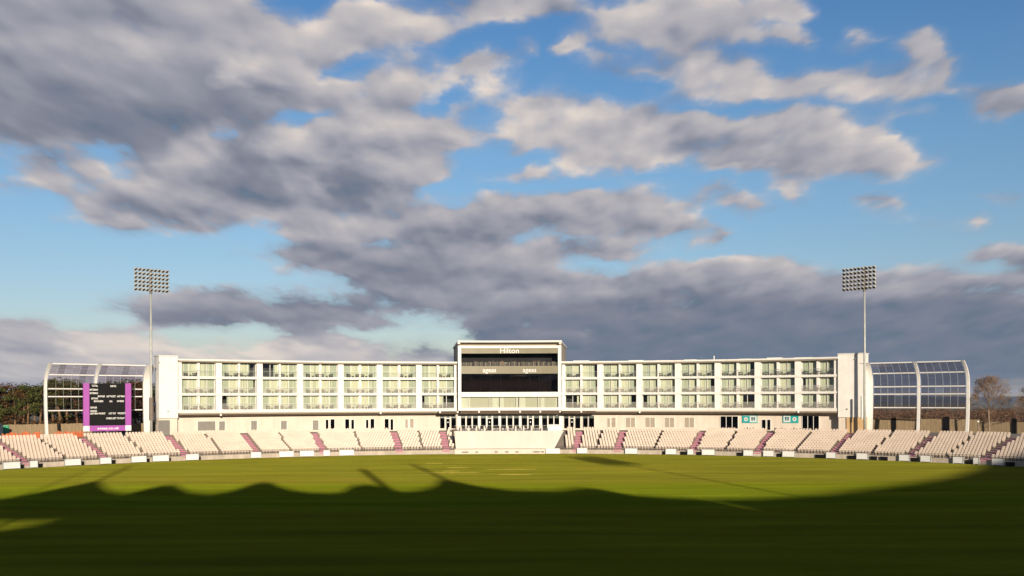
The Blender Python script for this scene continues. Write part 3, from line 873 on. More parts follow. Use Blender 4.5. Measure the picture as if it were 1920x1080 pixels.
CH = {2: armchair().mesh("armchair", M_wicker), 1: armchair().mesh("armchair", M_wickerb), 0: armchair().mesh("armchair", M_wickerb)}
TB = {2: low_table().mesh("low_table", M_wicker), 1: low_table().mesh("low_table", M_wickerb), 0: low_table().mesh("low_table", M_wickerb)}
FLOORW = ['lowest', 'middle', 'top']
NOCHAIR = {('left', 0, 2, 1), ('left', 5, 2, 0), ('left', 6, 2, 0), ('right', 0, 2, 1), ('right', 2, 2, 0)}
rngf = random.Random(11)
for side, th in wings.items():
    t0, t1 = th[0], th[-1]
    # roof and slabs, bent along the ring
    MB().arc(101.25, 117, t0 - 0.003, t1 + 0.003, Z_ROOF0 + 0.2, Z_ROOF1, 28).build("roof", M_slab, hotel)
    MB().arc(101.5, 105.4, t0, t1, Z_ROOF0, Z_ROOF0 + 0.197, 28).build("soffit", M_taupe, hotel)
    for k, (za, zb) in enumerate(SL):
        MB().arc(101.85, 105.38, t0 - 0.002, t1 + 0.002, za, zb, 28).build("floor_slab", M_slab, hotel)
    MB().arc(105.4, 116.8, t0, t1, 3.5, Z_ROOF0 + 0.19, 28).build("rear_wall", M_room, hotel)
    # canopy under the first floor
    MB().arc(101.4, 103.44, t0, t1, 6.98, 7.246, 28).build("canopy", M_taupe, hotel)
    MB().arc(101.9, 103.44, t0, t1, 6.70, 6.976, 28).build("canopy_beam", M_brown, hotel)
    # ground storey wall
    MB().arc(103.45, 105.38, t0 - 0.01, t1 + 0.01, 3.4, 7.24, 28).build("ground_wall", M_cream, hotel)
    for i, tp in enumerate(th):
        a, b = tp - PIL / RF, tp + PIL / RF
        if i == 0: a, b = tp - 0.02 / RF, tp + 0.55 / RF
        if i == 7: a, b = tp - 0.55 / RF, tp + 0.02 / RF
        for (z0, z1) in ((7.75, 10.25), (10.65, 13.15), (13.55, 16.05)):
            MB().arc(RF, 105.3, a, b, z0, z1).build("pillar", M_white, hotel)
    for bay in range(7):
        a = th[bay] + (0.55 if bay == 0 else PIL) / RF
        b = th[bay + 1] - (0.55 if bay == 6 else PIL) / RF
        mid = (a + b) / 2
        for fl, (z0, z1) in enumerate(((7.75, 10.25), (10.65, 13.15), (13.55, 16.05))):
            MB().arc(RF + 0.22, 105.3, mid - 0.20 / RF, mid + 0.20 / RF, z0, z1).build("party_fin", M_white, hotel)
            bl_ = MB().arc(RF + 0.06, RF + 0.085, a, b, z0 + 0.04, z0 + 1.05, 2).build("balustrade", M_clear if (fl == 2) else M_balus, hotel)
            MB().arc(RF + 0.05, RF + 0.095, a, b, z0 + 1.052, z0 + 1.085, 2).build("handrail", M_grey, bl_)
            for rm, (ra, rb) in enumerate(((a, mid - 0.20 / RF), (mid + 0.20 / RF, b))):
                wd = rb - ra
                win = MB().arc(RW, RW + 0.02, ra, rb, z0 + 0.02, z1 - 0.02).build("room_window", M_glass, hotel)
                fr = MB()
                for f in (0.0, 0.5, 1.0):
                    c = ra + wd * f
                    hwid = 0.045 / RW
                    c = min(max(c, ra + hwid), rb - hwid)
                    fr.arc(RW - 0.05, RW + 0.06, c - hwid, c + hwid, z0 + 0.081, z1 - 0.081)
                fr.arc(RW - 0.05, RW + 0.06, ra, rb, z0 + 0.0, z0 + 0.08); fr.arc(RW - 0.05, RW + 0.06, ra, rb, z1 - 0.08, z1)
                fr.build("frame", M_whitemetal, win)
                op = OPEN.get((side, bay, fl, rm))
                spans = [(0, 1)]
                if op: spans = [s_ for s_ in ((0, op[0]), (op[1], 1)) if s_[1] - s_[0] > 0.02]
                outer0 = (rm == 0)
                cu = MB()
                for (sa, sb) in spans:
                    n = max(2, int((sb - sa) * 22))
                    for i in range(n):
                        fa = sa + (sb - sa) * i / n; fb = sa + (sb - sa) * (i + 1) / n
                        xm = (fa + fb) / 2
                        reflect_tone = (xm < 0.46) if outer0 else (xm > 0.54)  # one side of each room greyed: window reflection painted on the curtain
                        if rngf.random() < 0.12: reflect_tone = not reflect_tone
                        d0 = 0.16 + (0.05 if i % 2 else 0.0); d1 = 0.16 + (0.0 if i % 2 else 0.05)
                        q0, q1 = ra + wd * fa, ra + wd * fb
                        vs = [P(RW + d0, q0, z0 + 0.03), P(RW + d1, q1, z0 + 0.03), P(RW + d1, q1, z1 - 0.03), P(RW + d0, q0, z1 - 0.03)]
                        vs += [P(RW + d0 + .012, q0, z0 + 0.03), P(RW + d1 + .012, q1, z0 + 0.03), P(RW + d1 + .012, q1, z1 - 0.03), P(RW + d0 + .012, q0, z1 - 0.03)]
                        cu.add(vs, [(0, 1, 2, 3), (7, 6, 5, 4), (0, 4, 5, 1), (3, 2, 6, 7)], 1 if reflect_tone else 0)
                cu.build("curtain", [M_curtain, M_curtain_reflect], win)
                # two armchairs and a low table on each balcony
                if (side, bay, fl, rm) in NOCHAIR: continue
                k = (6 - bay) if side == 'left' else bay
                inner = (rm == 1) if side == 'left' else (rm == 0)
                room = 'inner' if inner else 'outer'
                cpos = ra + wd * (0.62 if rm == 0 else 0.36) + rngf.uniform(-.12, .12) / RF
                wk = 'black' if fl == 2 else 'brown'
                grp = "armchairs on the hotel balconies"
                for face, off in (('right', -0.80), ('left', 0.80)):
                    off += rngf.uniform(-.10, .10)
                    q = P(RF + 0.43 + rngf.uniform(-.01, .01), cpos + off / RF, z0 + 0.003)
                    rz = -cpos + (math.pi / 2 if face == 'right' else -math.pi / 2) + rngf.uniform(-.2, .2)
                    o = link("armchair", CH[fl], None, q, (0, 0, rz))
                    tag(o, f"{wk} armchair facing {face} on {FLOORW[fl]} balcony, {ORD[k]} bay {side} of tower, {room} room", "armchair", grp)
                o = link("low_table", TB[fl], None, P(RF + 0.43, cpos, z0 + 0.003), (0, 0, 0))
                tag(o, f"low round table between armchairs on {FLOORW[fl]} balcony, {ORD[k]} bay {side} of tower, {room} room", "table", "low tables on the hotel balconies")

# end walls of the wings
te0, te1 = th_at(298, 102), th_at(334, 102)
MB().arc(101.9, 104.4, te0, te1 - 0.0005, 6.4, 16.95, 3).build("end_wall", M_white, hotel)
MB().arc(102.3, 104.4, te0, te1 - 0.0005, 3.4, 6.39, 3).build("end_wall_base", M_cream, hotel)
MB().arc(102.22, 102.28, th_at(297.5, 102), th_at(319, 102), 3.55, 6.05, 6).build("service_door", M_greydoor, hotel)
MB().arc(101.7, 104.5, te0 - 0.001, te1, 16.951, 17.1, 3).build("coping", M_slab, hotel)
te2, te3 = th_at(1571, 101.7), th_at(1621, 101.7)
MB().arc(101.6, 104.0, te2 + 0.0005, te3, 6.2, 16.95, 3).build("end_wall", M_white, hotel)
MB().arc(101.7, 104.0, th_at(1587, 101.7), te3, 3.4, 6.19, 3).build("end_wall_base", M_ochre, hotel)
MB().arc(101.9, 104.0, te2 + 0.0005, th_at(1586.5, 101.7), 3.4, 6.19, 1).build("end_wall_base", M_cream, hotel)
MB().arc(101.5, 104.1, te2, te3 + 0.001, 16.951, 17.1, 3).build("coping", M_slab, hotel)
MB().arc(101.62, 101.69, th_at(1594, 101.6), th_at(1596.5, 101.6), 3.6, 5.4).build("service_pipe", M_brown, hotel)
for px, py, r in ((1604, 674, 101.5), (1589, 768, 101.5), (1605.5, 766, 101.5), (299, 681, 101.8), (315, 772, 101.8)):
    MB().lathe([(.16, 0), (.16, .12), (.10, .22), (.02, .24)], 8, M=Matrix.Translation(P(r, th_at(px, r), z_at(px, py, r)))).build("wall_lamp", M_grey, hotel)

# ground storey openings of the wings


def opening(x0, x1, y0, y1, kind, r=103.45, panes=1, name=None):
    a, b = th_at(x0, r), th_at(x1, r)
    zt = z_at((x0 + x1) / 2, y0, r); zb = max(3.55, z_at((x0 + x1) / 2, y1, r))
    if kind == 'shutter' or kind == 'blind':
        m_ = MB(); n = 9
        for i in range(n):
            za, zc = zb + (zt - zb) * i / n, zb + (zt - zb) * (i + 0.88) / n
            m_.arc(r - 0.035, r - 0.003, a, b, za, zc)
        o = m_.build(name or "shutter", M_greydoor if kind == 'shutter' else M_taupe, hotel)
    else:
        o = MB().arc(r - 0.012, r - 0.004, a, b, zb, zt).build(name or "ground_window", M_dark, hotel)
        MB().arc(r - 0.045, r - 0.035, a + 0.0002, b - 0.0002, zb, zt).build("pane", M_darkglass, o)
    fr = MB(); h = 0.05 / r
    n = panes
    for i in range(n + 1):
        c = a + (b - a) * i / n
        fr.arc(r - 0.09, r - 0.002, c - h, c + h, zb, zt + 0.05)
    fr.arc(r - 0.09, r - 0.002, a + h, b - h, zt, zt + 0.05)
    fr.build("frame", M_whitemetal, o)
    return o


for x0, x1, y0, y1, k, p in ((370, 404, 790, 807, 'shutter', 1), (410, 422, 790, 807, 'shutter', 1), (470, 482, 789, 807, 'shutter', 1), (526, 538, 789, 806, 'shutter', 1),
                             (585.5, 597.5, 788, 806, 'shutter', 1), (610, 616, 787, 804, 'glass', 1), (619, 627.5, 786, 804, 'glass', 1), (646.5, 655, 786, 804, 'glass', 1),
                             (658, 664, 787, 804, 'glass', 1), (685.5, 691, 787, 804, 'glass', 1), (694, 702, 785.5, 804, 'glass', 1), (720.5, 729, 785.5, 805, 'glass', 1),
                             (731.5, 737.5, 786, 806, 'glass', 1), (759, 765, 786, 803, 'blind', 1), (768, 776, 785, 803, 'blind', 1),
                             (1138, 1144, 784, 801, 'blind', 1), (1146, 1154.5, 783, 801, 'blind', 1), (1173, 1191, 783, 801, 'blind', 2), (1209.5, 1228, 783, 801, 'blind', 2),
                             (1246, 1264.5, 783, 801, 'blind', 2), (1283, 1301.5, 783, 801, 'blind', 2),
                             (1350.5, 1384, 780.5, 803, 'glass', 3), (1428, 1436, 787, 805, 'glass', 1), (1438, 1445, 787, 806, 'glass', 1), (1504, 1536, 780, 806, 'glass', 3)):
    opening(x0, x1, y0, y1, k, panes=p)
# half drawn blinds glimpsed low in some of the dark windows
for x0, x1, y0 in ((610.5, 615, 798), (620, 627, 799), (647, 654, 797), (686, 690.5, 798), (695, 701, 796), (721, 728, 798), (1147, 1153, 792)):
    r = 103.45
    MB().arc(r - 0.03, r - 0.02, th_at(x0, r), th_at(x1, r), 4.0, z_at(x0, y0, r)).build("half_blind", M_taupe, hotel)

# lamps under the canopy
for px, py in ((414, 778), (713.5, 774.5), (1199, 772.5), (1496.5, 772)):
    M = Matrix.Translation(P(101.35, th_at(px, 101.35), z_at(px, py, 101.35)))
    MB().lathe([(.04, -.22), (.17, -.15), (.2, 0), (.17, .15), (.04, .22)], 8, M=M).build("globe_lamp", M_letter, hotel)

# ---- central tower
TA, TBn = th_at(859, 100.4), th_at(1052.5, 100.4)
RT = 100.4


def tz(py): return z_at(955, py, RT)


def tx(px): return th_at(px, RT)


tw = MB()
tw.arc(99.9, 124, TA - 0.001, TBn + 0.001, tz(642), tz(638.8), 6)
tw.build("tower_roof", M_slab, hotel)
MB().arc(101.6, 102.0, tx(862), tx(1050), tz(648), tz(642) - 0.004, 4).build("roof_recess", M_taupe, hotel)
MB().arc(100.1, 100.35, TA - 0.0008, TA + 0.004, tz(645), tz(642) - 0.004).arc(100.1, 100.35, TBn - 0.004, TBn + 0.0008, tz(645), tz(642) - 0.004).build("roof_corner", M_slab, hotel)
fr = MB()
fr.arc(RT, 102.1, TA, TBn, tz(652.8), tz(648), 6)                      # head
fr.arc(RT, 101.6, TA, tx(865), tz(744), tz(652.8) - 0.003); fr.arc(RT, 101.6, tx(1046.5), TBn, tz(744), tz(652.8) - 0.003)
fr.arc(RT, 103.4, tx(865) + 0.0002, tx(1046.5) - 0.0002, tz(744), tz(735), 6)   # band
fr.arc(RT + 0.15, 103.4, TA, tx(865), tz(764), tz(744) - 0.003); fr.arc(RT + 0.15, 103.4, tx(1047), TBn, tz(764), tz(744) - 0.003)
fr.arc(RT, 103.4, TA, TBn, tz(769.5), tz(764), 6)
fr.build("tower_frame", M_white, hotel)
MB().arc(102.0, 124, TA + 0.0005, TA + 0.004, 6.8, tz(642) - 0.01, 2).build("side_wall", M_taupe, hotel)  # taupe instead of white: the shade of the tower sides is in the colour
MB().arc(102.0, 124, TBn - 0.004, TBn - 0.0005, 6.8, tz(642) - 0.01, 2).build("side_wall", M_taupe, hotel)
MB().arc(104.2, 123.9, TA + 0.0042, TBn - 0.0042, 3.5, tz(642) - 0.01, 6).build("tower_core", M_dark, hotel)
f1 = MB().arc(RT + 0.2, RT + 0.45, tx(865) + 0.0002, tx(1046.5) - 0.0002, tz(662.5), tz(652.8) - 0.003, 6).build("fascia", M_khaki, hotel)
f2 = MB().arc(RT + 0.2, RT + 0.45, tx(865) + 0.0002, tx(1046.5) - 0.0002, tz(700.5), tz(687), 6).build("fascia", M_khaki, hotel)
MB().arc(RT + 0.46, 104.1, tx(865) + 0.0002, tx(1046.5) - 0.0002, tz(694), tz(688.5), 6).build("gallery_floor", M_brown, hotel)
# gallery balustrade on the upper storey
gb = MB().arc(RT + 0.3, RT + 0.33, tx(865.2), tx(1046), tz(686.9), tz(679), 6).build("gallery_balustrade", M_clear, hotel)
po = MB()
for i in range(21):
    q = tx(865.5 + i * 9.02)
    po.arc(RT + 0.22, RT + 0.29, q - 0.0004, q + 0.0004, tz(686.9), tz(679))
po.arc(RT + 0.22, RT + 0.29, tx(865.2), tx(1046), tz(687), tz(686.1), 6)
po.build("posts", M_khaki, gb)
# gallery furniture and cabinets behind the glass
ga = MB()
rr = random.Random(5)
for i in range(26):
    px = 868 + i * 6.9 + rr.uniform(-1, 1)
    ga.arc(101.6, 102.3, tx(px), tx(px + rr.uniform(3.5, 6.5)), tz(689), tz(rr.uniform(676, 680)))
ga.build("gallery_seating", mat("dark_gallery_wood", (0.07, 0.05, 0.032), 0.7, 0.3, 3.0), hotel)
# glazing of the media storey
mg = MB().arc(RT + 0.5, RT + 0.53, tx(865) + 0.0002, tx(1046.5) - 0.0002, tz(735) + 0.01, tz(700.5) - 0.004, 6).build("media_window", M_smoke, hotel)
for i in range(1, 10):
    q = tx(865 + i * 18.3)
    MB().arc(RT + 0.42, RT + 0.49, q - 0.0003, q + 0.0003, tz(735) + 0.01, tz(700.5) - 0.004).build("mullion", M_black, mg)
cu = MB()
for i in range(80):
    q0, q1 = tx(869 + i * 2.0), tx(869 + i * 2.0 + 1.8)
    d = 0.05 * (i % 2)
    cu.arc(101.6 + d, 101.65 + d, q0, q1, tz(735) + 0.05, tz(714))
cu.build("dark_curtain", M_darkbrown, hotel)
ds = MB()
for px in (905, 912, 951, 957, 966, 975, 983, 993, 1001):
    ds.arc(101.1, 101.4, tx(px), tx(px + 3.2), tz(735), tz(730.5)); ds.arc(101.15, 101.3, tx(px + 1), tx(px + 2.2), tz(730.45), tz(728))
ds.build("desk_chair", M_black, hotel)
# curtained storey below
cw = MB().arc(RT + 0.6, RT + 0.63, tx(865), tx(1046.8), tz(764) + 0.01, tz(744) - 0.01, 6).build("lounge_window", M_glass, hotel)
for px, hw_, mm in ((937, 0.6, M_greydoor), (973, 0.6, M_greydoor), (1046, 0.6, M_greydoor), (879, 0.3, M_whitemetal), (918, 0.3, M_whitemetal), (968, 0.3, M_whitemetal), (1009, 0.3, M_whitemetal)):
    MB().arc(RT + 0.42, RT + 0.59, tx(px - hw_), tx(px + hw_), tz(764) + 0.01, tz(744) - 0.01).build("mullion", mm, cw)
cu = MB()
for i in range(112):
    px = 865.3 + i * 1.62
    mi = 0
    if 880 < px < 923 or 944 < px < 968 or 985 < px < 1013 or 1020 < px < 1041: mi = 1
    d = 0.05 * (i % 2)
    cu.arc(RT + 0.8 + d, RT + 0.82 + d, tx(px), tx(px + 1.64), tz(764) + 0.02, tz(744) - 0.02, 1, mi)
M_drape = mat("pale_drape", (0.72, 0.69, 0.60), 0.9, 0.05, 1.2, stretch=(6, 6, 0.3))
M_drape2 = mat("greyed_drape", (0.56, 0.52, 0.43), 0.9, 0.08, 1.2, stretch=(6, 6, 0.3))
cu.build("curtain", [M_drape, M_drape2], cw)


def text_mesh(s, size, extrude, m_, name="lettering", bold=0.0):
    cv = bpy.data.curves.new(name, 'FONT')
    cv.body = s; cv.size = size; cv.extrude = extrude; cv.align_x = 'CENTER'; cv.align_y = 'CENTER'; cv.resolution_u = 3; cv.offset = bold
    ob = bpy.data.objects.new(name, cv); COL.objects.link(ob)
    bpy.context.view_layer.update()
    me = bpy.data.meshes.new_from_object(ob.evaluated_get(bpy.context.evaluated_depsgraph_get()))
    bpy.data.objects.remove(ob); bpy.data.curves.remove(cv)
    me.materials.clear(); me.materials.append(m_); me.name = name
    return me


def face_matrix(pos, th):
    return Matrix.Translation(pos) @ Matrix(((math.cos(th), 0, -math.sin(th), 0), (-math.sin(th), 0, -math.cos(th), 0), (0, 1, 0, 0), (0, 0, 0, 1)))


def put_text(s, size, pos, th, m_, parent, name="lettering", bold=0.0, sx=1.0):
    me = text_mesh(s, size, 0.03, m_, name)
    M = Matrix.Translation(-origin(parent)) @ face_matrix(pos, th) @ Matrix.Diagonal((sx, 1, 1, 1))
    me.transform(M)
    o = link(name, me, parent)
    return o


q = tx(955.5)
put_text("Hilton", 1.32, P(RT + 0.165, q, tz(657.8)), q, M_letter, f1, sx=1.1)
q = tx(918); put_text("ageas", 1.22, P(RT + 0.165, q, tz(694)), q, M_letter, f2)
q = tx(993); put_text("ageas", 1.22, P(RT + 0.165, q, tz(694)), q, M_letter, f2)
# outside broadcast camera and wheel-like bracket on the gallery
tv = thing("broadcast_camera", P(101.0, tx(943), tz(687)), "round dark broadcast camera head on the tower gallery below the hotel name", "camera")
M = Matrix.Translation(P(100.95, tx(941.5), tz(681.5))) @ Matrix.Rotation(math.pi / 2, 4, 'X')
MB().lathe([(.0, -.2), (.42, -.2), (.55, 0), (.42, .2), (.0, .2)], 14, M=M).build("camera_head", M_wood, tv)
MB().tube([P(100.95, tx(941.5), tz(687)), P(100.95, tx(941.5), tz(682))], 0.12, 8).build("pedestal", M_grey, tv)
MB().tube([P(100.9, tx(944), tz(682)), P(100.9, tx(951), tz(679.5))], 0.05, 6).build("pan_bar", M_grey, tv)

# tower ground storey: glazed doors and windows behind the terrace
RG = 103.0
MB().arc(RG + 0.05, 104.15, th_at(857, RG), th_at(1056, RG), 3.4, 7.2, 8).build("tower_ground_wall", M_white, hotel)
MB().arc(100.6, 103.4, TA + 0.004, TBn - 0.004, 6.72, tz(769.5) - 0.01, 6).build("canopy_beam", M_brown, hotel)
MB().arc(100.3, 103.4, th_at(822, 100.3), th_at(858, 100.3), 6.75, 7.24, 2).build("canopy_beam", M_brown, hotel)
MB().arc(100.3, 103.4, th_at(1053.5, 100.3), th_at(1116, 100.3), 6.75, 7.24, 3).build("canopy_beam", M_brown, hotel)
cb = MB()
for px in (825, 858, 898, 936, 975, 1013, 1050, 1090):
    cb.arc(100.22, 100.29, th_at(px - 1.6, 100.3), th_at(px + 1.6, 100.3), 6.95, 7.26)
cb.build("canopy_bracket", M_slab, hotel)


def glazed(x0, x1, y0, y1, door=False, r=RG):
    a, b = th_at(x0, r), th_at(x1, r)
    zt = z_at((x0 + x1) / 2, y0, r); zb = 3.58 if door else max(3.6, z_at((x0 + x1) / 2, y1, r))
    o = MB().arc(r + 0.01, r + 0.03, a, b, zb, zt).build("glazed_door" if door else "terrace_window", M_dark, hotel)
    MB().arc(r - 0.03, r - 0.02, a + 0.0002, b - 0.0002, zb + 0.02, zt - 0.52).build("pane", M_darkglass, o)
    MB().arc(r - 0.035, r - 0.022, a + 0.0002, b - 0.0002, zt - 0.5, zt - 0.02).build("transom_light", mat_tr, o)
    fr = MB(); h = (0.09 if door else 0.05) / r
    fr.arc(r - 0.07, r + 0.02, a - h, a, zb, zt); fr.arc(r - 0.07, r + 0.02, b, b + h, zb, zt)
    fr.arc(r - 0.07, r + 0.02, a, b, zt, zt + 0.05)
    if door: fr.arc(r - 0.07, r + 0.02, a, b, zt - 0.62, zt - 0.5)
    fr.build("frame", M_whitemetal, o)
    if door:
        c = (a + b) / 2
        MB().lathe([(.0, -.02), (.12, -.02), (.12, .02), (.0, .02)], 10, M=Matrix.Translation(P(r - 0.06, c, 5.1)) @ Matrix.Rotation(math.pi / 2, 4, 'X')).build("door_badge", M_letter, o)


mat_tr = mat("transom_pane", (0.10, 0.115, 0.10), 0.3, 0.15, 1.0)  # grey base paints in the reflection on the transom glass
for r, lst in ((103.4, ((825, 833.5, 0), (836.5, 843, 1), (846, 855, 0), (1057.5, 1066, 0), (1069, 1075.5, 1), (1078.5, 1088, 0), (1093, 1102, 0), (1104, 1114, 0))),
               (103.0, ((864, 872.5, 0), (875, 884, 0), (886.5, 896, 0), (901.5, 911, 0), (914, 921.5, 1), (924.5, 934.5, 0), (939.5, 949, 0), (951.5, 961, 0), (963.5, 973, 0),
                        (978, 988.5, 0), (991, 998, 1), (1001, 1011, 0), (1016.5, 1026, 0), (1028.5, 1037.5, 0), (1039.5, 1048.5, 0)))):
    for x0, x1, dr in lst:
        glazed(x0, x1, 779, 803, bool(dr), r)
# doors of the right wing have a pale kerb; roof odds and ends
MB().tube([P(104, th_at(1339, 104), 16.5), P(104, th_at(1339, 104), 17.35)], 0.09, 6).build("vent_pipe", M_whitemetal, hotel)
rr = random.Random(2)
ro = MB()
for i in range(9):
    px = 1075 + i * 52
    q = th_at(px, 106)
    ro.arc(105.5, 107, q, q + rr.uniform(0.01, 0.03), 16.552, 16.552 + rr.uniform(0.15, 0.3))
ro.build("roof_plant", M_slab, hotel)

# ------------------------------------------------------------------ terrace before the tower
RB = 98.55
for i in range(11):
    px = 864 + i * 14.7 if i < 10 else 1016
    if px > 1022: break
    b = MB(); q = th_at(px, RB)
    b.arc(RB, RB + 0.26, q - 0.0013, q + 0.0013, 3.56, 4.40); b.arc(RB - 0.03, RB + 0.29, q - 0.0016, q + 0.0016, 4.402, 4.46)
    o = b.build("terrace_post", M_screen)
    tag(o, f"short cream post with flat cap on the terrace edge, {ORD[i]} from the left", "post", "cream posts on the terrace edge")
gp = thing("terrace_balustrade", P(RB, 0, 3.56), "clear glass balustrade along the top of the sight screen", "balustrade")
MB().arc(RB + 0.14, RB + 0.16, th_at(852, RB), th_at(1026, RB), 3.62, 4.55, 10).build("pane", M_clear, gp)
MB().arc(RB + 0.12, RB + 0.18, th_at(852, RB), th_at(1026, RB), 4.551, 4.59, 10).build("handrail", M_grey, gp)
o = MB().arc(RB, RB + 0.2, th_at(1027, RB), th_at(1054, RB), 3.56, 4.66, 2).arc(RB - 0.03, RB + 0.23, th_at(1026.7, RB), th_at(1054.3, RB), 4.662, 4.74, 2).build("terrace_wall", M_white)
tag(o, "solid white parapet at the right end of the terrace balustrade", "parapet")
rr = random.Random(21)
tmesh = MB().box(-.45, .45, -.45, .45, .70, .74)
for x in (-.38, .38):
    for y in (-.38, .38): tmesh.box(x - .03, x + .03, y - .03, y + .03, 0, .70)
tme = tmesh.mesh("terrace_table", M_wood)
cm = MB().box(-.24, .24, -.24, .24, .42, .46).box(-.24, .24, .2, .24, .46, .9)
for x in (-.21, .21):
    for y in (-.21, .21): cm.box(x - .02, x + .02, y - .02, y + .02, 0, .42)
cme = cm.mesh("terrace_chair", M_wickerb)
for i in range(10):
    px = 858 + i * 17.2
    q = th_at(px, 100.4)
    rr_ = 100.2 + rr.uniform(-.3, .4)
    o = link("terrace_table", tme, None, P(rr_, q, 3.563), (0, 0, -q + rr.uniform(-.3, .3)))
    tag(o, f"square slatted table on the terrace before the tower, {ORD[i]} from the left", "table", "tables on the hotel terrace")
    for sgn, w_ in ((-1, 'left'), (1, 'right')):
        o = link("terrace_chair", cme, None, P(rr_ + rr.uniform(-.1, .1), q + sgn * 0.62 / 100, 3.563), (0, 0, -q - sgn * math.pi / 2 + rr.uniform(-.3, .3)))
        tag(o, f"brown chair on the {w_} of the {ORD[i]} terrace table from the left", "chair", "chairs on the hotel terrace")
# loose furniture behind the top row under the banners
for i, px in enumerate((1398, 1404, 1410, 1456, 1462, 1468, 1486, 1492, 1498)):
    q = th_at(px, 101)
    o = link("wall_chair", armchair().mesh("wall_chair", M_wicker) if i == 0 else WCM, None, P(100.9, q, 3.563), (0, 0, -q + (math.pi / 2 if i % 2 else -math.pi / 2)))
    if i == 0: WCM = o.data
    tag(o, f"dark low armchair against the right wing wall above the top seats, {ORD[i]} from the left", "armchair", "armchairs against the right wing wall")

# ------------------------------------------------------------------ teal banners on the right wing
for j, (x0, x1, y0, y1) in enumerate(((1391.5, 1420, 779, 793), (1467.5, 1497, 778.5, 793))):
    r = 103.3; a, b = th_at(x0, r), th_at(x1, r); c = (a + b) / 2
    zt, zb = z_at((x0 + x1) / 2, y0, r), z_at((x0 + x1) / 2, y1, r)
    bn = thing("wall_banner", P(r, c, zb), ("teal and white wall banner with its round emblem on the left half", "teal and white wall banner with its round emblem on the right half")[j], "banner", "teal banners on the right wing")
    MB().arc(r, r + 0.05, a, b, zb, zt).build("teal_panel", M_teal, bn)
    s0, s1 = ((0.50, 0.95) if j == 0 else (0.05, 0.49))
    wp = MB().arc(r - 0.012, r - 0.002, a + (b - a) * s0, a + (b - a) * s1, zb + 0.14, zt - 0.12).build("pale_panel", M_bwhite, bn)
    e0 = 0.25 if j == 0 else 0.75
    ec = P(r - 0.006, a + (b - a) * e0, (zb + zt) / 2)
    em = MB()
    em.lathe([(.0, -.005), (.36, -.005), (.36, .005), (.0, .005)], 20, M=face_matrix(ec, c))
    em.build("round_emblem", M_bwhite, bn)
    e2 = MB().lathe([(.0, -.005), (.17, -.005), (.17, .005), (.0, .005)], 5, M=face_matrix(ec + Vector((0, -0.013, 0)), c))
    e2.build("emblem_heart", M_red, bn)
    m0 = (s0 + s1) / 2
    sh = MB()
    for f in (m0 - 0.07, m0 + 0.07):
        qc = a + (b - a) * f
        sh.arc(r - 0.022, r - 0.014, qc - 0.0012, qc + 0.0012, zb + 0.42, zt - 0.28)
        sh.arc(r - 0.022, r - 0.014, qc - 0.0024, qc + 0.0024, zt - 0.5, zt - 0.4)
    sh.build("shield_mark", M_navy, wp)
    tp = MB().arc(r - 0.012, r - 0.002, a + 0.002, b - 0.002, zt - 0.09, zt - 0.04); tp.build("top_strip", M_bwhite, bn)

# ------------------------------------------------------------------ curved screens at both ends of the hotel


def screen_profile(z):
    """ring offset of the curved ribs at height z"""
    if z < 11: return 0.6 * (1 - ((11 - z) / 7.5) ** 2)
    f = max(0.0, z - 12.0) / 3.4
    return 0.6 - 2.2 * f ** 2.0


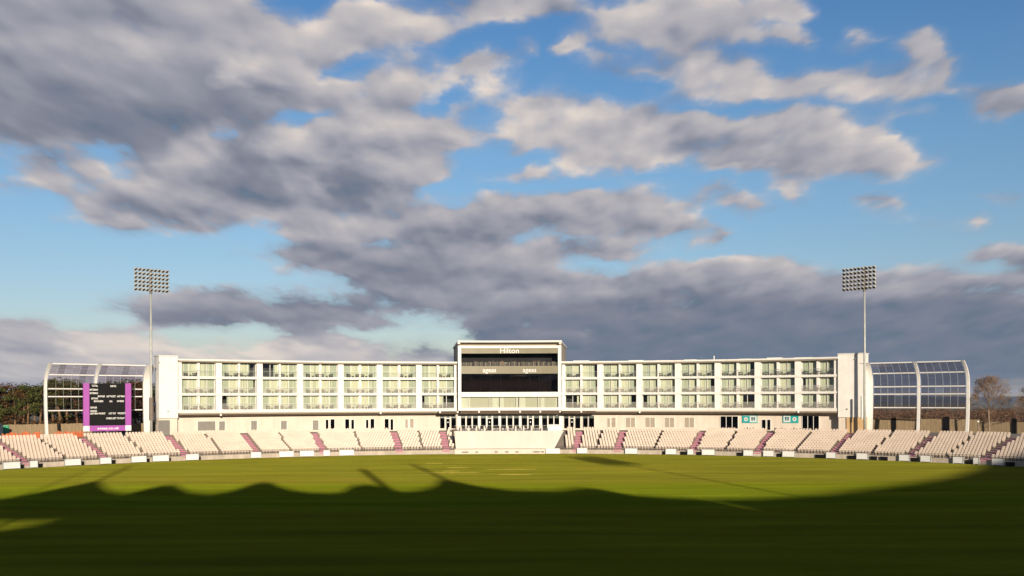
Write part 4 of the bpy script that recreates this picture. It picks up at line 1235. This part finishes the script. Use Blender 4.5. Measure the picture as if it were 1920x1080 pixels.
def curved_screen(ribs_px, label, seed, tints):
    RS = 103.0
    ths = [th_at(x, RS) for x in ribs_px]
    sc = thing("curved_glass_screen", P(RS, ths[1], 3.5), label, "glass screen")
    zs = [3.5 + 11.9 * i / 26 for i in range(27)]
    for th in ths:
        rb = MB(); vs = []
        for z in zs:
            r = RS + screen_profile(z); wd = wr = 0.21 / r
            dp_ = 0.36 if z < 14.5 else 0.36 - 0.12 * (z - 14.5)
            if th == ths[2]:          # the broad blade against the hotel
                if th > 0: wd = 1.15 / r
                else: wr = 1.15 / r
            vs += [P(r, th - wd, z), P(r, th + wr, z), P(r + dp_, th + wr, z), P(r + dp_, th - wd, z)]
        fs = []
        for i in range(len(zs) - 1):
            for k in range(4): fs.append((4 * i + k, 4 * i + (k + 1) % 4, 4 * i + 4 + (k + 1) % 4, 4 * i + 4 + k))
        fs += [(3, 2, 1, 0), tuple(range(len(vs) - 4, len(vs)))]
        rb.add(vs, fs).build("rib", M_whitemetal, sc)
    levels = [7.85, 10.1, 11.35, 13.6, 15.3]
    for k in range(2):
        a, b = min(ths[k], ths[k + 1]) + 0.0036, max(ths[k], ths[k + 1]) - 0.0036
        for z in levels:
            r = RS + screen_profile(z)
            MB().arc(r + 0.05, r + 0.3, a, b, z - 0.09, z + 0.09, 3).build("rail", M_whitemetal, sc)
        rr = random.Random(seed + k)
        n = 6
        for c in range(1, n):
            q = a + (b - a) * c / n
            MB().tube([P(RS + 0.04 + screen_profile(7.9 + 7.3 * s_ / 12), q, 7.9 + 7.3 * s_ / 12) for s_ in range(13)], 0.022, 4).build("mullion", M_grey, sc)
        for li in range(4):
            z0, z1 = levels[li] + 0.10, levels[li + 1] - 0.10
            ga_ = MB(); lv = MB()
            for c in range(n):
                q0 = a + (b - a) * c / n + 0.0003; q1 = a + (b - a) * (c + 1) / n - 0.0003
                mi = 1 if rr.random() < tints[li] else 0
                sub = 3
                for s_ in range(sub):
                    za, zb = z0 + (z1 - z0) * s_ / sub, z0 + (z1 - z0) * (s_ + 1) / sub
                    ra, rb_ = RS + 0.18 + screen_profile(za), RS + 0.18 + screen_profile(zb)
                    ga_.add([P(ra, q0, za), P(ra, q1, za), P(rb_, q1, zb), P(rb_, q0, zb), P(ra + .012, q0, za), P(ra + .012, q1, za), P(rb_ + .012, q1, zb), P(rb_ + .012, q0, zb)],
                            [(0, 1, 2, 3), (7, 6, 5, 4), (0, 4, 5, 1), (3, 2, 6, 7), (0, 3, 7, 4), (1, 5, 6, 2)], mi)
                # louvre blades
                nl = int((z1 - z0) / 0.22)
                for s_ in range(nl):
                    z = z0 + (z1 - z0) * (s_ + 0.5) / nl
                    if rr.random() < (0.45 if li < 3 else 0.7):
                        r = RS + 0.36 + screen_profile(z)
                        lv.arc(r, r + 0.16, q0, q1, z, z + 0.03)
            gl = ga_.build("glass_panel", [M_tint, M_tint2], sc)
            lv.build("louvre", M_rail, gl)
    return sc


curved_screen((88.5, 182, 273), "curved white ribbed glass screen behind the scoreboard at the left end of the hotel", 3, (0.3, 0.4, 0.3, 0.5))
curved_screen((1812, 1720, 1632), "curved white ribbed glass screen at the right end of the hotel beside the bare tree", 9, (0.85, 0.8, 0.9, 0.8))

# ------------------------------------------------------------------ floodlights


def floodlight(px, r, label, face_off, loc=None, shift=0.0):
    th = th_at(px, r) if loc is None else 0
    base = P(r, th, 3.5) if loc is None else Vector(loc)
    fl = thing("floodlight_tower", base, label, "floodlight", "floodlight towers")
    MB().tube([base, base + Vector((0, 0, 5)), base + Vector((0, 0, 14)), base + Vector((0, 0, 26.6))], [0.24, 0.22, 0.19, 0.14], 14).build("pole", M_grey, fl, True)
    MB().lathe([(.62, 0), (.62, .08), (.50, .10), (.44, .35)], 14, M=Matrix.Translation(base)).build("base_flange", M_grey, fl)
    # direction the bank of lamps looks
    d = Vector((CX, CY - 10, 0)) - Vector((base.x, base.y, 0)); d.normalize()
    ang = math.atan2(d.y, d.x) + face_off
    d = Vector((math.cos(ang), math.sin(ang), 0)); sx = Vector((-d.y, d.x, 0)) * -1
    up = Vector((0, 0, 1))
    c0 = base + Vector((0, 0, 23.95)) + sx * shift
    fr = MB()
    for row in range(6):
        z = 0.36 + row * 0.66
        fr.tube([c0 + sx * -2.85 + up * z, c0 + sx * 2.85 + up * z], 0.045, 5)
    for c in (-2.75, -1.4, 1.4, 2.75):
        fr.tube([c0 + sx * c + up * 0.1, c0 + sx * c + up * 3.85], 0.05, 5)
    fr.build("head_frame", M_grey, fl)
    MB().tube([c0 - sx * shift + up * -0.2, c0 - sx * shift + up * 3.95], [0.26, 0.20], 10).build("head_spine", M_rail, fl)
    cup = MB().lathe([(.10, -.36), (.17, -.32), (.27, -.08), (.305, .0), (.315, .02), (.28, .02), (.0001, -.05)], 12)
    for q in range(7):                                     # hood over the upper rim
        w0, w1 = math.pi * (-0.02 + 1.04 * q / 7) + math.pi, math.pi * (-0.02 + 1.04 * (q + 1) / 7) + math.pi
        c0_, s0_, c1_, s1_ = math.cos(w0), math.sin(w0), math.cos(w1), math.sin(w1)
        cup.add([(.30 * c0_, .30 * s0_, .0), (.30 * c1_, .30 * s1_, .0), (.29 * c1_, .29 * s1_, .26), (.29 * c0_, .29 * s0_, .26),
                 (.33 * c0_, .33 * s0_, .0), (.33 * c1_, .33 * s1_, .0), (.32 * c1_, .32 * s1_, .26), (.32 * c0_, .32 * s0_, .26)],
                [(0, 1, 2, 3), (7, 6, 5, 4), (3, 2, 6, 7)])
    lens = MB().lathe([(.0001, .0), (.20, .0), (.20, .012), (.0001, .03)], 12)
    lens.v = [q + Vector((0, .05, 0)) for q in lens.v]
    cme_, lme = cup.mesh("lamp", M_lampcup), lens.mesh("lens", M_lens)
    zax = (d * math.cos(R_(28)) - up * math.sin(R_(28))).normalized()
    rot = Matrix((sx, zax.cross(sx), zax)).transposed().to_euler()
    for row in range(6):
        for col in range(9):
            q = c0 + sx * ((col - 4) * 0.66) + up * (0.36 + row * 0.66) + d * 0.32
            e = rot.copy(); e.z += random.uniform(-.12, .12); e.x += random.uniform(-.10, .10)
            lo = link("lamp", cme_, fl, q - base, e)
            link("lens", lme, lo, (0, 0, 0.005))
    return fl, base


fl, base = floodlight(283.5, 100.2, "tall grey floodlight tower with a square bank of lamps beside the scoreboard", 0.17)
MB().tube([base + Vector((0, 0, 2.6)), base + Vector((0, 0, 6.4))], [0.38, 0.36], 10).build("base_sleeve", M_conc, fl)
fl, base = floodlight(1621.5, 100.0, "tall grey floodlight tower with its lamp bank at the right end of the hotel", -0.22, shift=0.8)
MB().box(-.62, -.42, -.2, .2, 2.4, 6.3).xform(Matrix.Translation(base)).build("cable_box", M_grey, fl)
fl, base = floodlight(0, 0, "floodlight tower behind the camera whose long thin shadow crosses the right of the field", 0.0, loc=(52.3, -7.5, 3.5))

# ------------------------------------------------------------------ scoreboard
rs = 100.3
sa, sb = th_at(157, rs), th_at(244.5, rs)
sc_th = (sa + sb) / 2
pA, pB = P(rs, sa), P(rs, sb)
mid = (pA + pB) / 2
yaw = sc_th * 0.75
ux = Vector((math.cos(yaw), -math.sin(yaw), 0)); un = Vector((-math.sin(yaw), -math.cos(yaw), 0))
W = (pB - pA).dot(ux)
zb_, zt_ = z_at(200, 808, rs), z_at(200, 718.5, rs)
H = zt_ - zb_
sbd = thing("scoreboard", (mid.x, mid.y, 3.5), "square black electronic scoreboard with purple frame standing behind the left seats", "scoreboard")


def sbox(x0, x1, d0, d1, z0, z1, mb=None):
    """box on the scoreboard: x in 0..W across, d metres in front of its face"""
    mb = mb or MB()
    o = mid - ux * (W / 2)
    c = []
    for z in (z0, z1):
        for (x, d) in ((x0, d1), (x1, d1), (x1, d0), (x0, d0)):
            q = o + ux * x + un * d
            c.append((q.x, q.y, zb_ + z))
    return mb.hexa(c)


cw_ = W * 0.125
sbox(cw_, W - cw_, -0.6, 0.0, H * 0.12, H * 0.995).build("display_panel", M_black, sbd)
sbox(0, cw_ - 0.002, -0.7, 0.10, H * 0.115, H).build("frame_column", M_purple, sbd)
sbox(W - cw_ + 0.002, W, -0.7, 0.10, H * 0.115, H).build("frame_column", M_purple, sbd)
ft = sbox(cw_ + 0.002, W - cw_ - 0.002, -0.65, 0.06, 0.0, H * 0.115).build("frame_foot", M_purple, sbd)
sbox(0, cw_, -0.7, 0.12, 0, H * 0.112).build("corner_panel", M_board, sbd)
sbox(W - cw_, W, -0.7, 0.12, 0, H * 0.112).build("corner_panel", M_board, sbd)
lg = MB()
for x in (0.6, W / 2, W - 0.6): sbox(x - 0.12, x + 0.12, -0.6, -0.3, -1.0, -0.004, lg)
lg.build("leg", M_rail, sbd)
rowlines = MB()
for k in range(1, 12): sbox(cw_ + 0.05, W - cw_ - 0.05, 0.001, 0.012, H * (0.13 + 0.07 * k), H * (0.13 + 0.07 * k) + 0.03, rowlines)
rowlines.build("panel_seam", M_black, sbd)


def sb_text(s, xa, xb, yc, hgt, parent):
    """xa, xb, yc as shares of the board seen in the photograph (0..1 across, 0..1 down)"""
    me = text_mesh(s, 1.0, 0.01, M_letter, bold=0.02)
    xs = [v.co.x for v in me.vertices]; ys = [v.co.y for v in me.vertices]
    w_, h_ = max(xs) - min(xs), max(ys) - min(ys)
    cxx, cyy = (max(xs) + min(xs)) / 2, (max(ys) + min(ys)) / 2
    pos = mid - ux * (W / 2) + ux * (W * (xa + xb) / 2) + un * 0.085
    pos.z = zb_ + H * (1 - yc)
    M = face_matrix(pos, yaw) @ Matrix.Diagonal((W * (xb - xa) / w_, hgt / h_, 1, 1)) @ Matrix.Translation((-cxx, -cyy, 0))
    me.transform(Matrix.Translation(-origin(parent)) @ M)
    link("lettering", me, parent)


bx = lambda v: (v - 75) / 865.0
by = lambda v: (v - 130) / 880.0
for s_, xa, xb, yc in (("TOTAL", 225, 335, 178), ("WKTS", 555, 665, 184), ("BATSMAN", 190, 335, 250), ("BATSMAN", 190, 335, 313), ("BOWLER", 335, 462, 371), ("LAST WICKET", 490, 655, 371),
                       ("LAST MAN", 682, 820, 371), ("EXTRAS", 220, 335, 410), ("BOWLERS", 265, 430, 461), ("NO.", 545, 600, 463), ("OVERS", 680, 805, 461), ("BOWLER", 202, 318, 577),
                       ("BOWLER", 202, 318, 641), ("LAST MAN WICKET", 195, 470, 686), ("LAST OUT", 530, 660, 686), ("WICKETS", 690, 832, 686), ("OVERS LEFT TO PLAY", 482, 820, 777)):
    sb_text(s_, bx(xa), bx(xb), by(yc), 0.30, sbd)
sb_text("ageas.co.uk", bx(325), bx(720), by(965), 0.52, ft)

# ------------------------------------------------------------------ fences, barriers, banner


def fence(x0, x1, r, h, label, name="timber_fence", z=3.5):
    a, b = th_at(x0, r), th_at(x1, r)
    f = thing(name, P(r, (a + b) / 2, z), label, "fence")
    rr = random.Random(int(x0))
    n = int((b - a) * r / 0.32)
    m_ = MB()
    for i in range(n):
        q0 = a + (b - a) * i / n; q1 = a + (b - a) * (i + 0.94) / n
        m_.arc(r, r + 0.03, q0, q1, z, z + h + rr.uniform(-.04, .04))
    m_.build("boarding", M_fence, f)
    n = max(2, int((b - a) * r / 3))
    for i in range(n + 1):
        q = a + (b - a) * i / n
        MB().arc(r + 0.031, r + 0.15, q - 0.0006, q + 0.0006, z, z + h + 0.05).build("post", M_fence, f)
    MB().arc(r + 0.031, r + 0.09, a, b, z + h * 0.75, z + h * 0.75 + 0.1, 6).build("rail", M_fence, f)
    return f


fence(-60, 172, 112, 2.05, "weathered timber board fence below the pines at the left edge")
fence(238, 300, 111, 1.9, "short run of timber board fence seen between the scoreboard and the floodlight")
fence(1600, 1835, 110.5, 2.35, "timber board fence seen through and under the right glass screen")
fence(1836, 2010, 112.5, 2.0, "timber board fence behind the bare tree at the right edge")
# black panels put on the right fence in place of cast shadows
for (xa, xb, yt, lab) in ((1672, 1680, 783, "tall narrow black shadow panel on the fence under the right glass screen"), (1768, 1780, 781, "broad black shadow panel on the fence near the last white rib"),
                          (1897, 1906, 797 - 12, "black shadow panel on the fence at the right edge of the picture")):
    r = 110.3 if xa < 1836 else 112.3
    a, b = th_at(xa, r), th_at(xb, r)
    m_ = MB().arc(r, r + 0.08, a, b, 3.56, z_at(xa, yt, r)); m_.arc(r - 0.03, r - 0.002, a, b, 4.0, 4.1); m_.arc(r - 0.03, r - 0.002, a, b, 5.2, 5.3)
    o = m_.build("shadow_panel", M_black); tag(o, lab, "gate")
o = thing("lamp_bollard", P(106, th_at(1833.5, 106), 3.5), "dark lamp post with a white globe between the last white rib and the bare tree", "lamp post")
q = P(106, th_at(1833.5, 106), 3.5)
MB().tube([q, q + Vector((0, 0, 2.0))], 0.09, 8).build("post", M_rail, o)
MB().lathe([(.02, -.16), (.14, -.1), (.17, 0), (.14, .1), (.02, .16)], 10, M=Matrix.Translation(q + Vector((0, 0, 2.12)))).build("globe", M_letter, o)
# orange barrier netting
for (xa, xb, lab) in ((3, 76, "long sagging orange barrier netting below the fence at the left edge"), (101, 142, "short orange barrier netting between the white rib and the scoreboard"),
                      (143, 156, "crumpled orange barrier netting against the left foot of the scoreboard")):
    r = 102.4 if xa < 80 else 101.4
    a, b = th_at(xa, r), th_at(xb, r)
    rr = random.Random(xa); n = 24
    m_ = MB(); vs = []
    for i in range(n + 1):
        q = a + (b - a) * i / n; dr = rr.uniform(-.12, .12)
        zt = 4.48 + rr.uniform(-.16, .12) - 0.15 * math.sin(i * 0.8)
        vs += [P(r + dr, q, 3.56), P(r + dr * 0.3, q, zt), P(r + dr * 0.3 + .04, q, zt), P(r + dr + .04, q, 3.56)]
    fs = []
    for i in range(n):
        for k in range(4): fs.append((4 * i + k, 4 * i + 4 + k, 4 * i + 4 + (k + 1) % 4, 4 * i + (k + 1) % 4))
    o = m_.add(vs, fs).build("barrier_netting", M_orange); tag(o, lab, "barrier", "orange barrier netting")
r = 111.7
bn = MB()
a, b = th_at(6, r), th_at(16.5, r)
n = 8
vs = []
for i in range(n + 1):
    q = a + (b - a) * i / n; d = 0.05 * math.sin(i * 1.9)
    vs += [P(r + d, q, 4.2), P(r + d, q, 5.45), P(r + d + .02, q, 5.45), P(r + d + .02, q, 4.2)]
fs = []
for i in range(n):
    for k in range(4): fs.append((4 * i + k, 4 * i + 4 + k, 4 * i + 4 + (k + 1) % 4, 4 * i + (k + 1) % 4))
o = bn.add(vs, fs).build("fence_banner", M_green); tag(o, "plain bright green banner tied to the fence at the left edge", "banner")
o = MB().arc(107.6, 109.4, th_at(-14, 108), th_at(3.5, 108), 3.5, 5.6, 2).arc(107.5, 109.5, th_at(-15, 108), th_at(4, 108), 5.602, 5.72, 2).build("dark_hut", mat("dark_blue_hut_paint", (0.02, 0.035, 0.05), 0.6, 0.2, 1.0))
tag(o, "dark blue hut cut by the left edge of the picture beside the green banner", "hut")

# ------------------------------------------------------------------ trees


def leaf_cloud(rr, clumps, per, size, flat=0.6):
    vs, fs = [], []
    for (c, rad) in clumps:
        for _ in range(per):
            while True:
                q = Vector((rr.uniform(-1, 1), rr.uniform(-1, 1), rr.uniform(-1, 1)))
                if 0.15 < q.length < 1: break
            q = q.normalized() * (q.length ** 0.6)
            pos = c + Vector((q.x * rad, q.y * rad, q.z * rad * flat))
            nrm = (q + Vector((rr.uniform(-.9, .9), rr.uniform(-.9, .9), rr.uniform(-.3, 1.1)))).normalized()
            a = nrm.orthogonal().normalized(); a.rotate(Matrix.Rotation(rr.uniform(0, 6.28), 3, nrm)); b = nrm.cross(a)
            s = size * rr.uniform(0.6, 1.4)
            o = len(vs)
            vs += [pos + a * s, pos + b * s * 0.7, pos - a * s * 0.8, pos - b * s * 0.7]
            fs.append((o, o + 1, o + 2, o + 3))
    return vs, fs


def pine(seed, h, spread, leaf=M_pine, low=0.42):
    rr = random.Random(seed)
    t = MB(); cl = []
    lean = Vector((rr.uniform(-.08, .08), rr.uniform(-.08, .08), 0))
    pts = [Vector((0, 0, -0.3))]
    for i in range(1, 7):
        pts.append(Vector((lean.x * h * i / 6 + rr.uniform(-.12, .12), lean.y * h * i / 6 + rr.uniform(-.12, .12), h * 0.92 * i / 6)))
    t.tube(pts, [0.24, 0.20, 0.17, 0.14, 0.11, 0.07, 0.03], 7)
    n = 15
    for k in range(n):
        f = low + (0.95 - low) * (k + rr.uniform(0, .8)) / n
        i = min(5, int(f * 6)); q = pts[i].lerp(pts[i + 1], f * 6 - i)
        w = rr.uniform(0, 6.28)
        ln = spread * (1.15 - 0.75 * abs(f - 0.62) / 0.5) * rr.uniform(.55, 1.05)
        e = q + Vector((math.cos(w) * ln, math.sin(w) * ln, rr.uniform(.1, .9) * ln * 0.45))
        t.tube([q, q.lerp(e, .5) + Vector((0, 0, .12)), e], [0.06, 0.04, 0.015], 5)
        cl.append((e, rr.uniform(.65, 1.15) * spread * 0.42))
        if rr.random() < .7: cl.append((q.lerp(e, .55) + Vector((0, 0, .25)), rr.uniform(.5, .9) * spread * 0.36))
    cl.append((pts[-1], spread * .45))
    vs, fs = leaf_cloud(rr, cl, 85, 0.15)
    cm_ = MB().add(vs, fs)
    return t.mesh("trunk", M_bark), cm_.mesh("crown", leaf)


PINES = [pine(1, 10.0, 2.3), pine(2, 10.0, 2.0), pine(3, 10.0, 2.6), pine(4, 10.0, 2.4, M_russet, 0.25), pine(5, 10.0, 2.0, M_pine, 0.12)]
rr = random.Random(42)
rows = []
front_px = [-22, -6, 10, 21, 31, 42, 52, 63, 74, 86, 99, 113, 128, 146, 252, 266]
front_kind = [3, 4, 3, 0, 3, 2, 1, 0, 2, 0, 1, 2, 4, 0, 3, 3]
front_top = [718, 716, 713, 716, 713, 714, 719, 720, 714, 716, 706, 703, 704, 705, 706, 712]
for i, (px, k, ty) in enumerate(zip(front_px, front_kind, front_top)):
    r = rr.uniform(119, 124)
    zt = z_at(px, ty, r); zb = ground_z(r - 86.3)
    where = "behind the fence left of the white rib" if px < 88 else ("seen through the left glass screen" if px < 160 else "seen between the scoreboard and the floodlight")
    idx = i if px < 88 else (i - 10 if px < 160 else i - 14)
    kind = 'russet leafy tree' if k == 3 else ('low dark bushy pine' if k == 4 else 'tall dark pine')
    tr = thing("pine_tree" if k != 3 else "russet_tree", P(r, th_at(px, r), zb), f"{kind} {where}, {ORD[idx]} from left", "tree", "trees behind the left fence", rz=rr.uniform(0, 6.28))
    s = (zt - zb) / 10.2
    tr.scale = (min(1.25, s * 1.05), min(1.25, s * 1.05), s)
    tm, cm_ = PINES[k]
    link("trunk", tm, tr); link("crown", cm_, tr)
# second rank behind, one mass
vs_all = MB()
for i in range(34):
    px = -60 + i * 10.6 + rr.uniform(-4, 4)
    r = rr.uniform(127, 140)
    k = rr.choice((0, 1, 2, 3, 4))
    zb = ground_z(r - 86.3); zt = z_at(px, 722 + rr.uniform(-5, 12) - (13 if px > 88 else 0), r)
    s = (zt - zb) / 10.2
    if k == 3: continue
    M = Matrix.Translation(P(r, th_at(px, r), zb)) @ Matrix.Rotation(rr.uniform(0, 6.28), 4, 'Z') @ Matrix.Diagonal((s * 1.2, s * 1.2, s, 1))
    me = PINES[k][1]
    vs_all.add([M @ v.co for v in me.vertices], [tuple(p.vertices) for p in me.polygons])
o = vs_all.build("pine_wood", M_pine); tag(o, "dense dark pine wood filling in behind the front trees at the left", "wood", kind='stuff')
# undergrowth
vs_all = MB(); cl = []
for i in range(60):
    px = -60 + i * 6 + rr.uniform(-3, 3); r = rr.uniform(115, 126)
    cl.append((P(r, th_at(px, r), ground_z(r - 86.3) + rr.uniform(.6, 2.2)), rr.uniform(.8, 1.6)))
vs, fs = leaf_cloud(rr, cl, 90, 0.2, 0.9)
o = vs_all.add(vs, fs).build("undergrowth", M_russet); tag(o, "brown undergrowth between the pine trunks behind the left fence", "undergrowth", kind='stuff')
# russet winter wood beyond the right fence
cl = []
for i in range(420):
    px = rr.uniform(1590, 1990); r = rr.uniform(150, 300)
    zg = ground_z(r - 86.3)
    zt = z_at(px, 766 + rr.uniform(0, 14), r)
    rad = rr.uniform(1.4, 2.6)
    for q in range(3):
        cl.append((P(r, th_at(px, r), zt - rad * 0.6 - q * 2.0), rad))
vs, fs = leaf_cloud(rr, cl, 100, 0.2, 0.9)
o = MB().add(vs, fs).build("winter_wood", M_rustwood); tag(o, "low russet winter woodland beyond the right fence below the blue hills", "wood", kind='stuff')


def bare_tree(loc, h, label, seed):
    rr = random.Random(seed)
    tr = thing("bare_tree", loc, label, "tree")
    t = MB()
    fork = h * 0.34
    t.tube([(0, 0, -.2), (0.05, 0, fork * .5), (-.03, 0.02, fork), (0.0, 0.0, h * 0.55)], [.17, .14, .12, .06], 8)
    br = MB()

    def grow(p, d, ln, rad, lvl):
        e = p + d * ln
        m1 = p.lerp(e, .5) + Vector((rr.uniform(-.06, .06), rr.uniform(-.06, .06), rr.uniform(0, .06))) * ln
        br.tube([p, m1, e], [rad, rad * .8, rad * .55], 4 if lvl < 3 else 3, cap=False)
        if lvl >= 4: return
        n = 4
        for _ in range(n):
            ax = d.orthogonal().normalized(); ax.rotate(Matrix.Rotation(rr.uniform(0, 6.28), 3, d))
            nd = d.copy(); nd.rotate(Matrix.Rotation(rr.uniform(.25, .80), 3, ax)); nd = (nd + Vector((0, 0, .16))).normalized()
            grow(m1.lerp(e, rr.uniform(0.2, 1.0)), nd, ln * rr.uniform(.62, .86), max(rad * .58, 0.013), lvl + 1)
    for k in range(13):
        w = k * 2.4 + rr.uniform(-.3, .3); f = fork + (h * .62 - fork) * k / 13
        el = 0.42 + 0.075 * k
        d = Vector((math.cos(w) * math.cos(el), math.sin(w) * math.cos(el), math.sin(el)))
        grow(Vector((0, 0, f)), d, h * 0.148 * rr.uniform(.85, 1.1), 0.045, 0)
    link("trunk", t.mesh("trunk", M_twig), tr)
    link("crown", br.mesh("crown", M_twig), tr)
    return tr


rt = 106.5
bare_tree(P(rt, th_at(1854, rt), 3.5), 10.2, "leafless slender tree with a round twiggy crown right of the glass screen", 8)
rt = 107.5
bare_tree(P(rt, th_at(1932, rt), 3.5), 8.2, "leafless tree cut off by the right edge of the picture", 15)

# ------------------------------------------------------------------ the shaded grandstand behind the camera, whose canopies throw the shadow on the field
gs = thing("grandstand", (10, -12, 3.5), "grandstand behind the camera with scalloped canopies shading the near field", "grandstand")
ZC = 20.0
SHX = ZC / math.tan(R_(SUN_EL)) * math.sin(R_(SUN_AZ)); SHY = -ZC / math.tan(R_(SUN_EL)) * math.cos(R_(SUN_AZ))
edge_px = [(0, 935), (40, 930), (90, 921), (150, 909), (178, 902.5), (186, 902), (192, 912), (205, 921), (230, 926), (260, 924), (295, 912), (312, 909.5), (330, 909.5), (337, 915), (358, 924), (395, 926.5), (430, 921.5),
           (465, 911), (482, 905), (508, 904.5), (520, 911), (545, 918), (580, 923), (625, 924), (650, 920), (661, 911), (690, 908), (720, 914), (750, 921), (778, 920), (812, 912), (825, 900),
           (845, 901), (870, 906), (900, 912), (960, 919), (1040, 920), (1090, 914), (1125, 917), (1180, 928), (1240, 932), (1320, 935), (1400, 935), (1440, 933), (1540, 926.5), (1640, 914.5), (1720, 904), (1780, 893.5), (1820, 882), (1838, 873)]
edge = []
for px, py in edge_px:
    x, y = ground_pt(px, py)
    edge.append((x + SHX, y + SHY))
edge = [(edge[0][0] - 30, edge[0][1] - 14)] + edge + [(edge[-1][0] + 5, edge[-1][1] + 12), (edge[-1][0] + 12, edge[-1][1] + 26)]
back = []
for (x, y) in edge:
    if x < 62: back.append((x, -30.0))
    else:
        k = (x - 62) / 40
        back.append((x + 26 * min(1, k), -30 + 34 * k))
ks = min(range(len(edge)), key=lambda q: abs(edge[q][0] - 44.0))
for part, (pa, pb) in enumerate(((edge[:ks] + [edge[ks]], back[:ks] + [(edge[ks][0] + 4.0, -30.0)]),
                                 ([(edge[ks][0] + 0.18, edge[ks][1])] + edge[ks + 1:], [(edge[ks][0] + 4.18, -30.0)] + [(max(b[0], edge[ks][0] + 4.4), b[1]) for b in back[ks + 1:]]))):
    vs = []
    for (a, b) in zip(pa, pb):
        vs += [(a[0], a[1], ZC - .05), (a[0], a[1], ZC + .05), (b[0], b[1], ZC + 0.05), (b[0], b[1], ZC - 0.05)]
    n = len(pa); fs = []
    for i in range(n - 1):
        for k in range(4): fs.append((4 * i + k, 4 * i + 4 + k, 4 * i + 4 + (k + 1) % 4, 4 * i + (k + 1) % 4))
    MB().add(vs, fs).build("canopy", M_membrane, gs)

wl = MB()
wl.box(-80, -36, -16, -14, 3.5, 18.0); 
for k in range(12):
    x0, x1 = -36 + 2 * k, -34 + 2 * k
    h0, h1 = [15.15 + 2.2 * max(0, (x + 25) / 13) ** 2 for x in (x0, x1)]
    wl.hexa([(x0, -16, 3.5), (x1, -16, 3.5), (x1, -14, 3.5), (x0, -14, 3.5), (x0, -16, h0), (x1, -16, h1), (x1, -14, h1), (x0, -14, h0)])
wl.box(-12, 72, -16, -14, 3.5, 18.3)
wl.prism([(72, -16), (72, -14), (98, 4), (118, 40), (120, 40), (100, 3)], 3.5, 18.3)
wl.build("pavilion_wall", M_cream, gs)
for (x, y, z, r) in ((12.7, -2.3, 25.4, .45), (20.8, -2, 27.2, .32), (-20, -2, 27.2, .20)):
    MB().tube([(x, y, 8.0 if abs(x) > 15 else 14), (x, y, z)], r, 10).build("mast", M_whitemetal, gs)
MB().box(-30, 60, -13.9, 0.8, 3.5, 7.9).build("gallery_deck", M_conc, gs)
q = Vector((-23.4, -6, 3.5))
o = MB().tube([q, q + Vector((0, 0, 22.8))], [0.2, 0.1], 8).lathe([(.4, 0), (.4, .1), (.25, .3)], 8, M=Matrix.Translation(q)).build("flagpole", M_whitemetal)
tag(o, "slim flagpole behind the camera whose shadow crosses the left of the field", "flagpole")

scn.cycles.max_bounces = 6
scn.cycles.transparent_max_bounces = 24
scn.cycles.caustics_reflective = False
scn.cycles.caustics_refractive = False

# ------------------------------------------------------------------ the air
hz = MB().box(-9600, 9600, -260, 5300, -12, 46)
hm = bpy.data.materials.new("thin_blue_air"); hm.use_nodes = True
hm.node_tree.nodes.clear()
ho = hm.node_tree.nodes.new('ShaderNodeOutputMaterial'); hv = hm.node_tree.nodes.new('ShaderNodeVolumePrincipled')
hv.inputs['Color'].default_value = (0.55, 0.72, 1.0, 1); hv.inputs['Density'].default_value = 0.00007
hm.node_tree.links.new(hv.outputs[0], ho.inputs['Volume'])
o = hz.build("haze", hm); tag(o, kind='stuff')
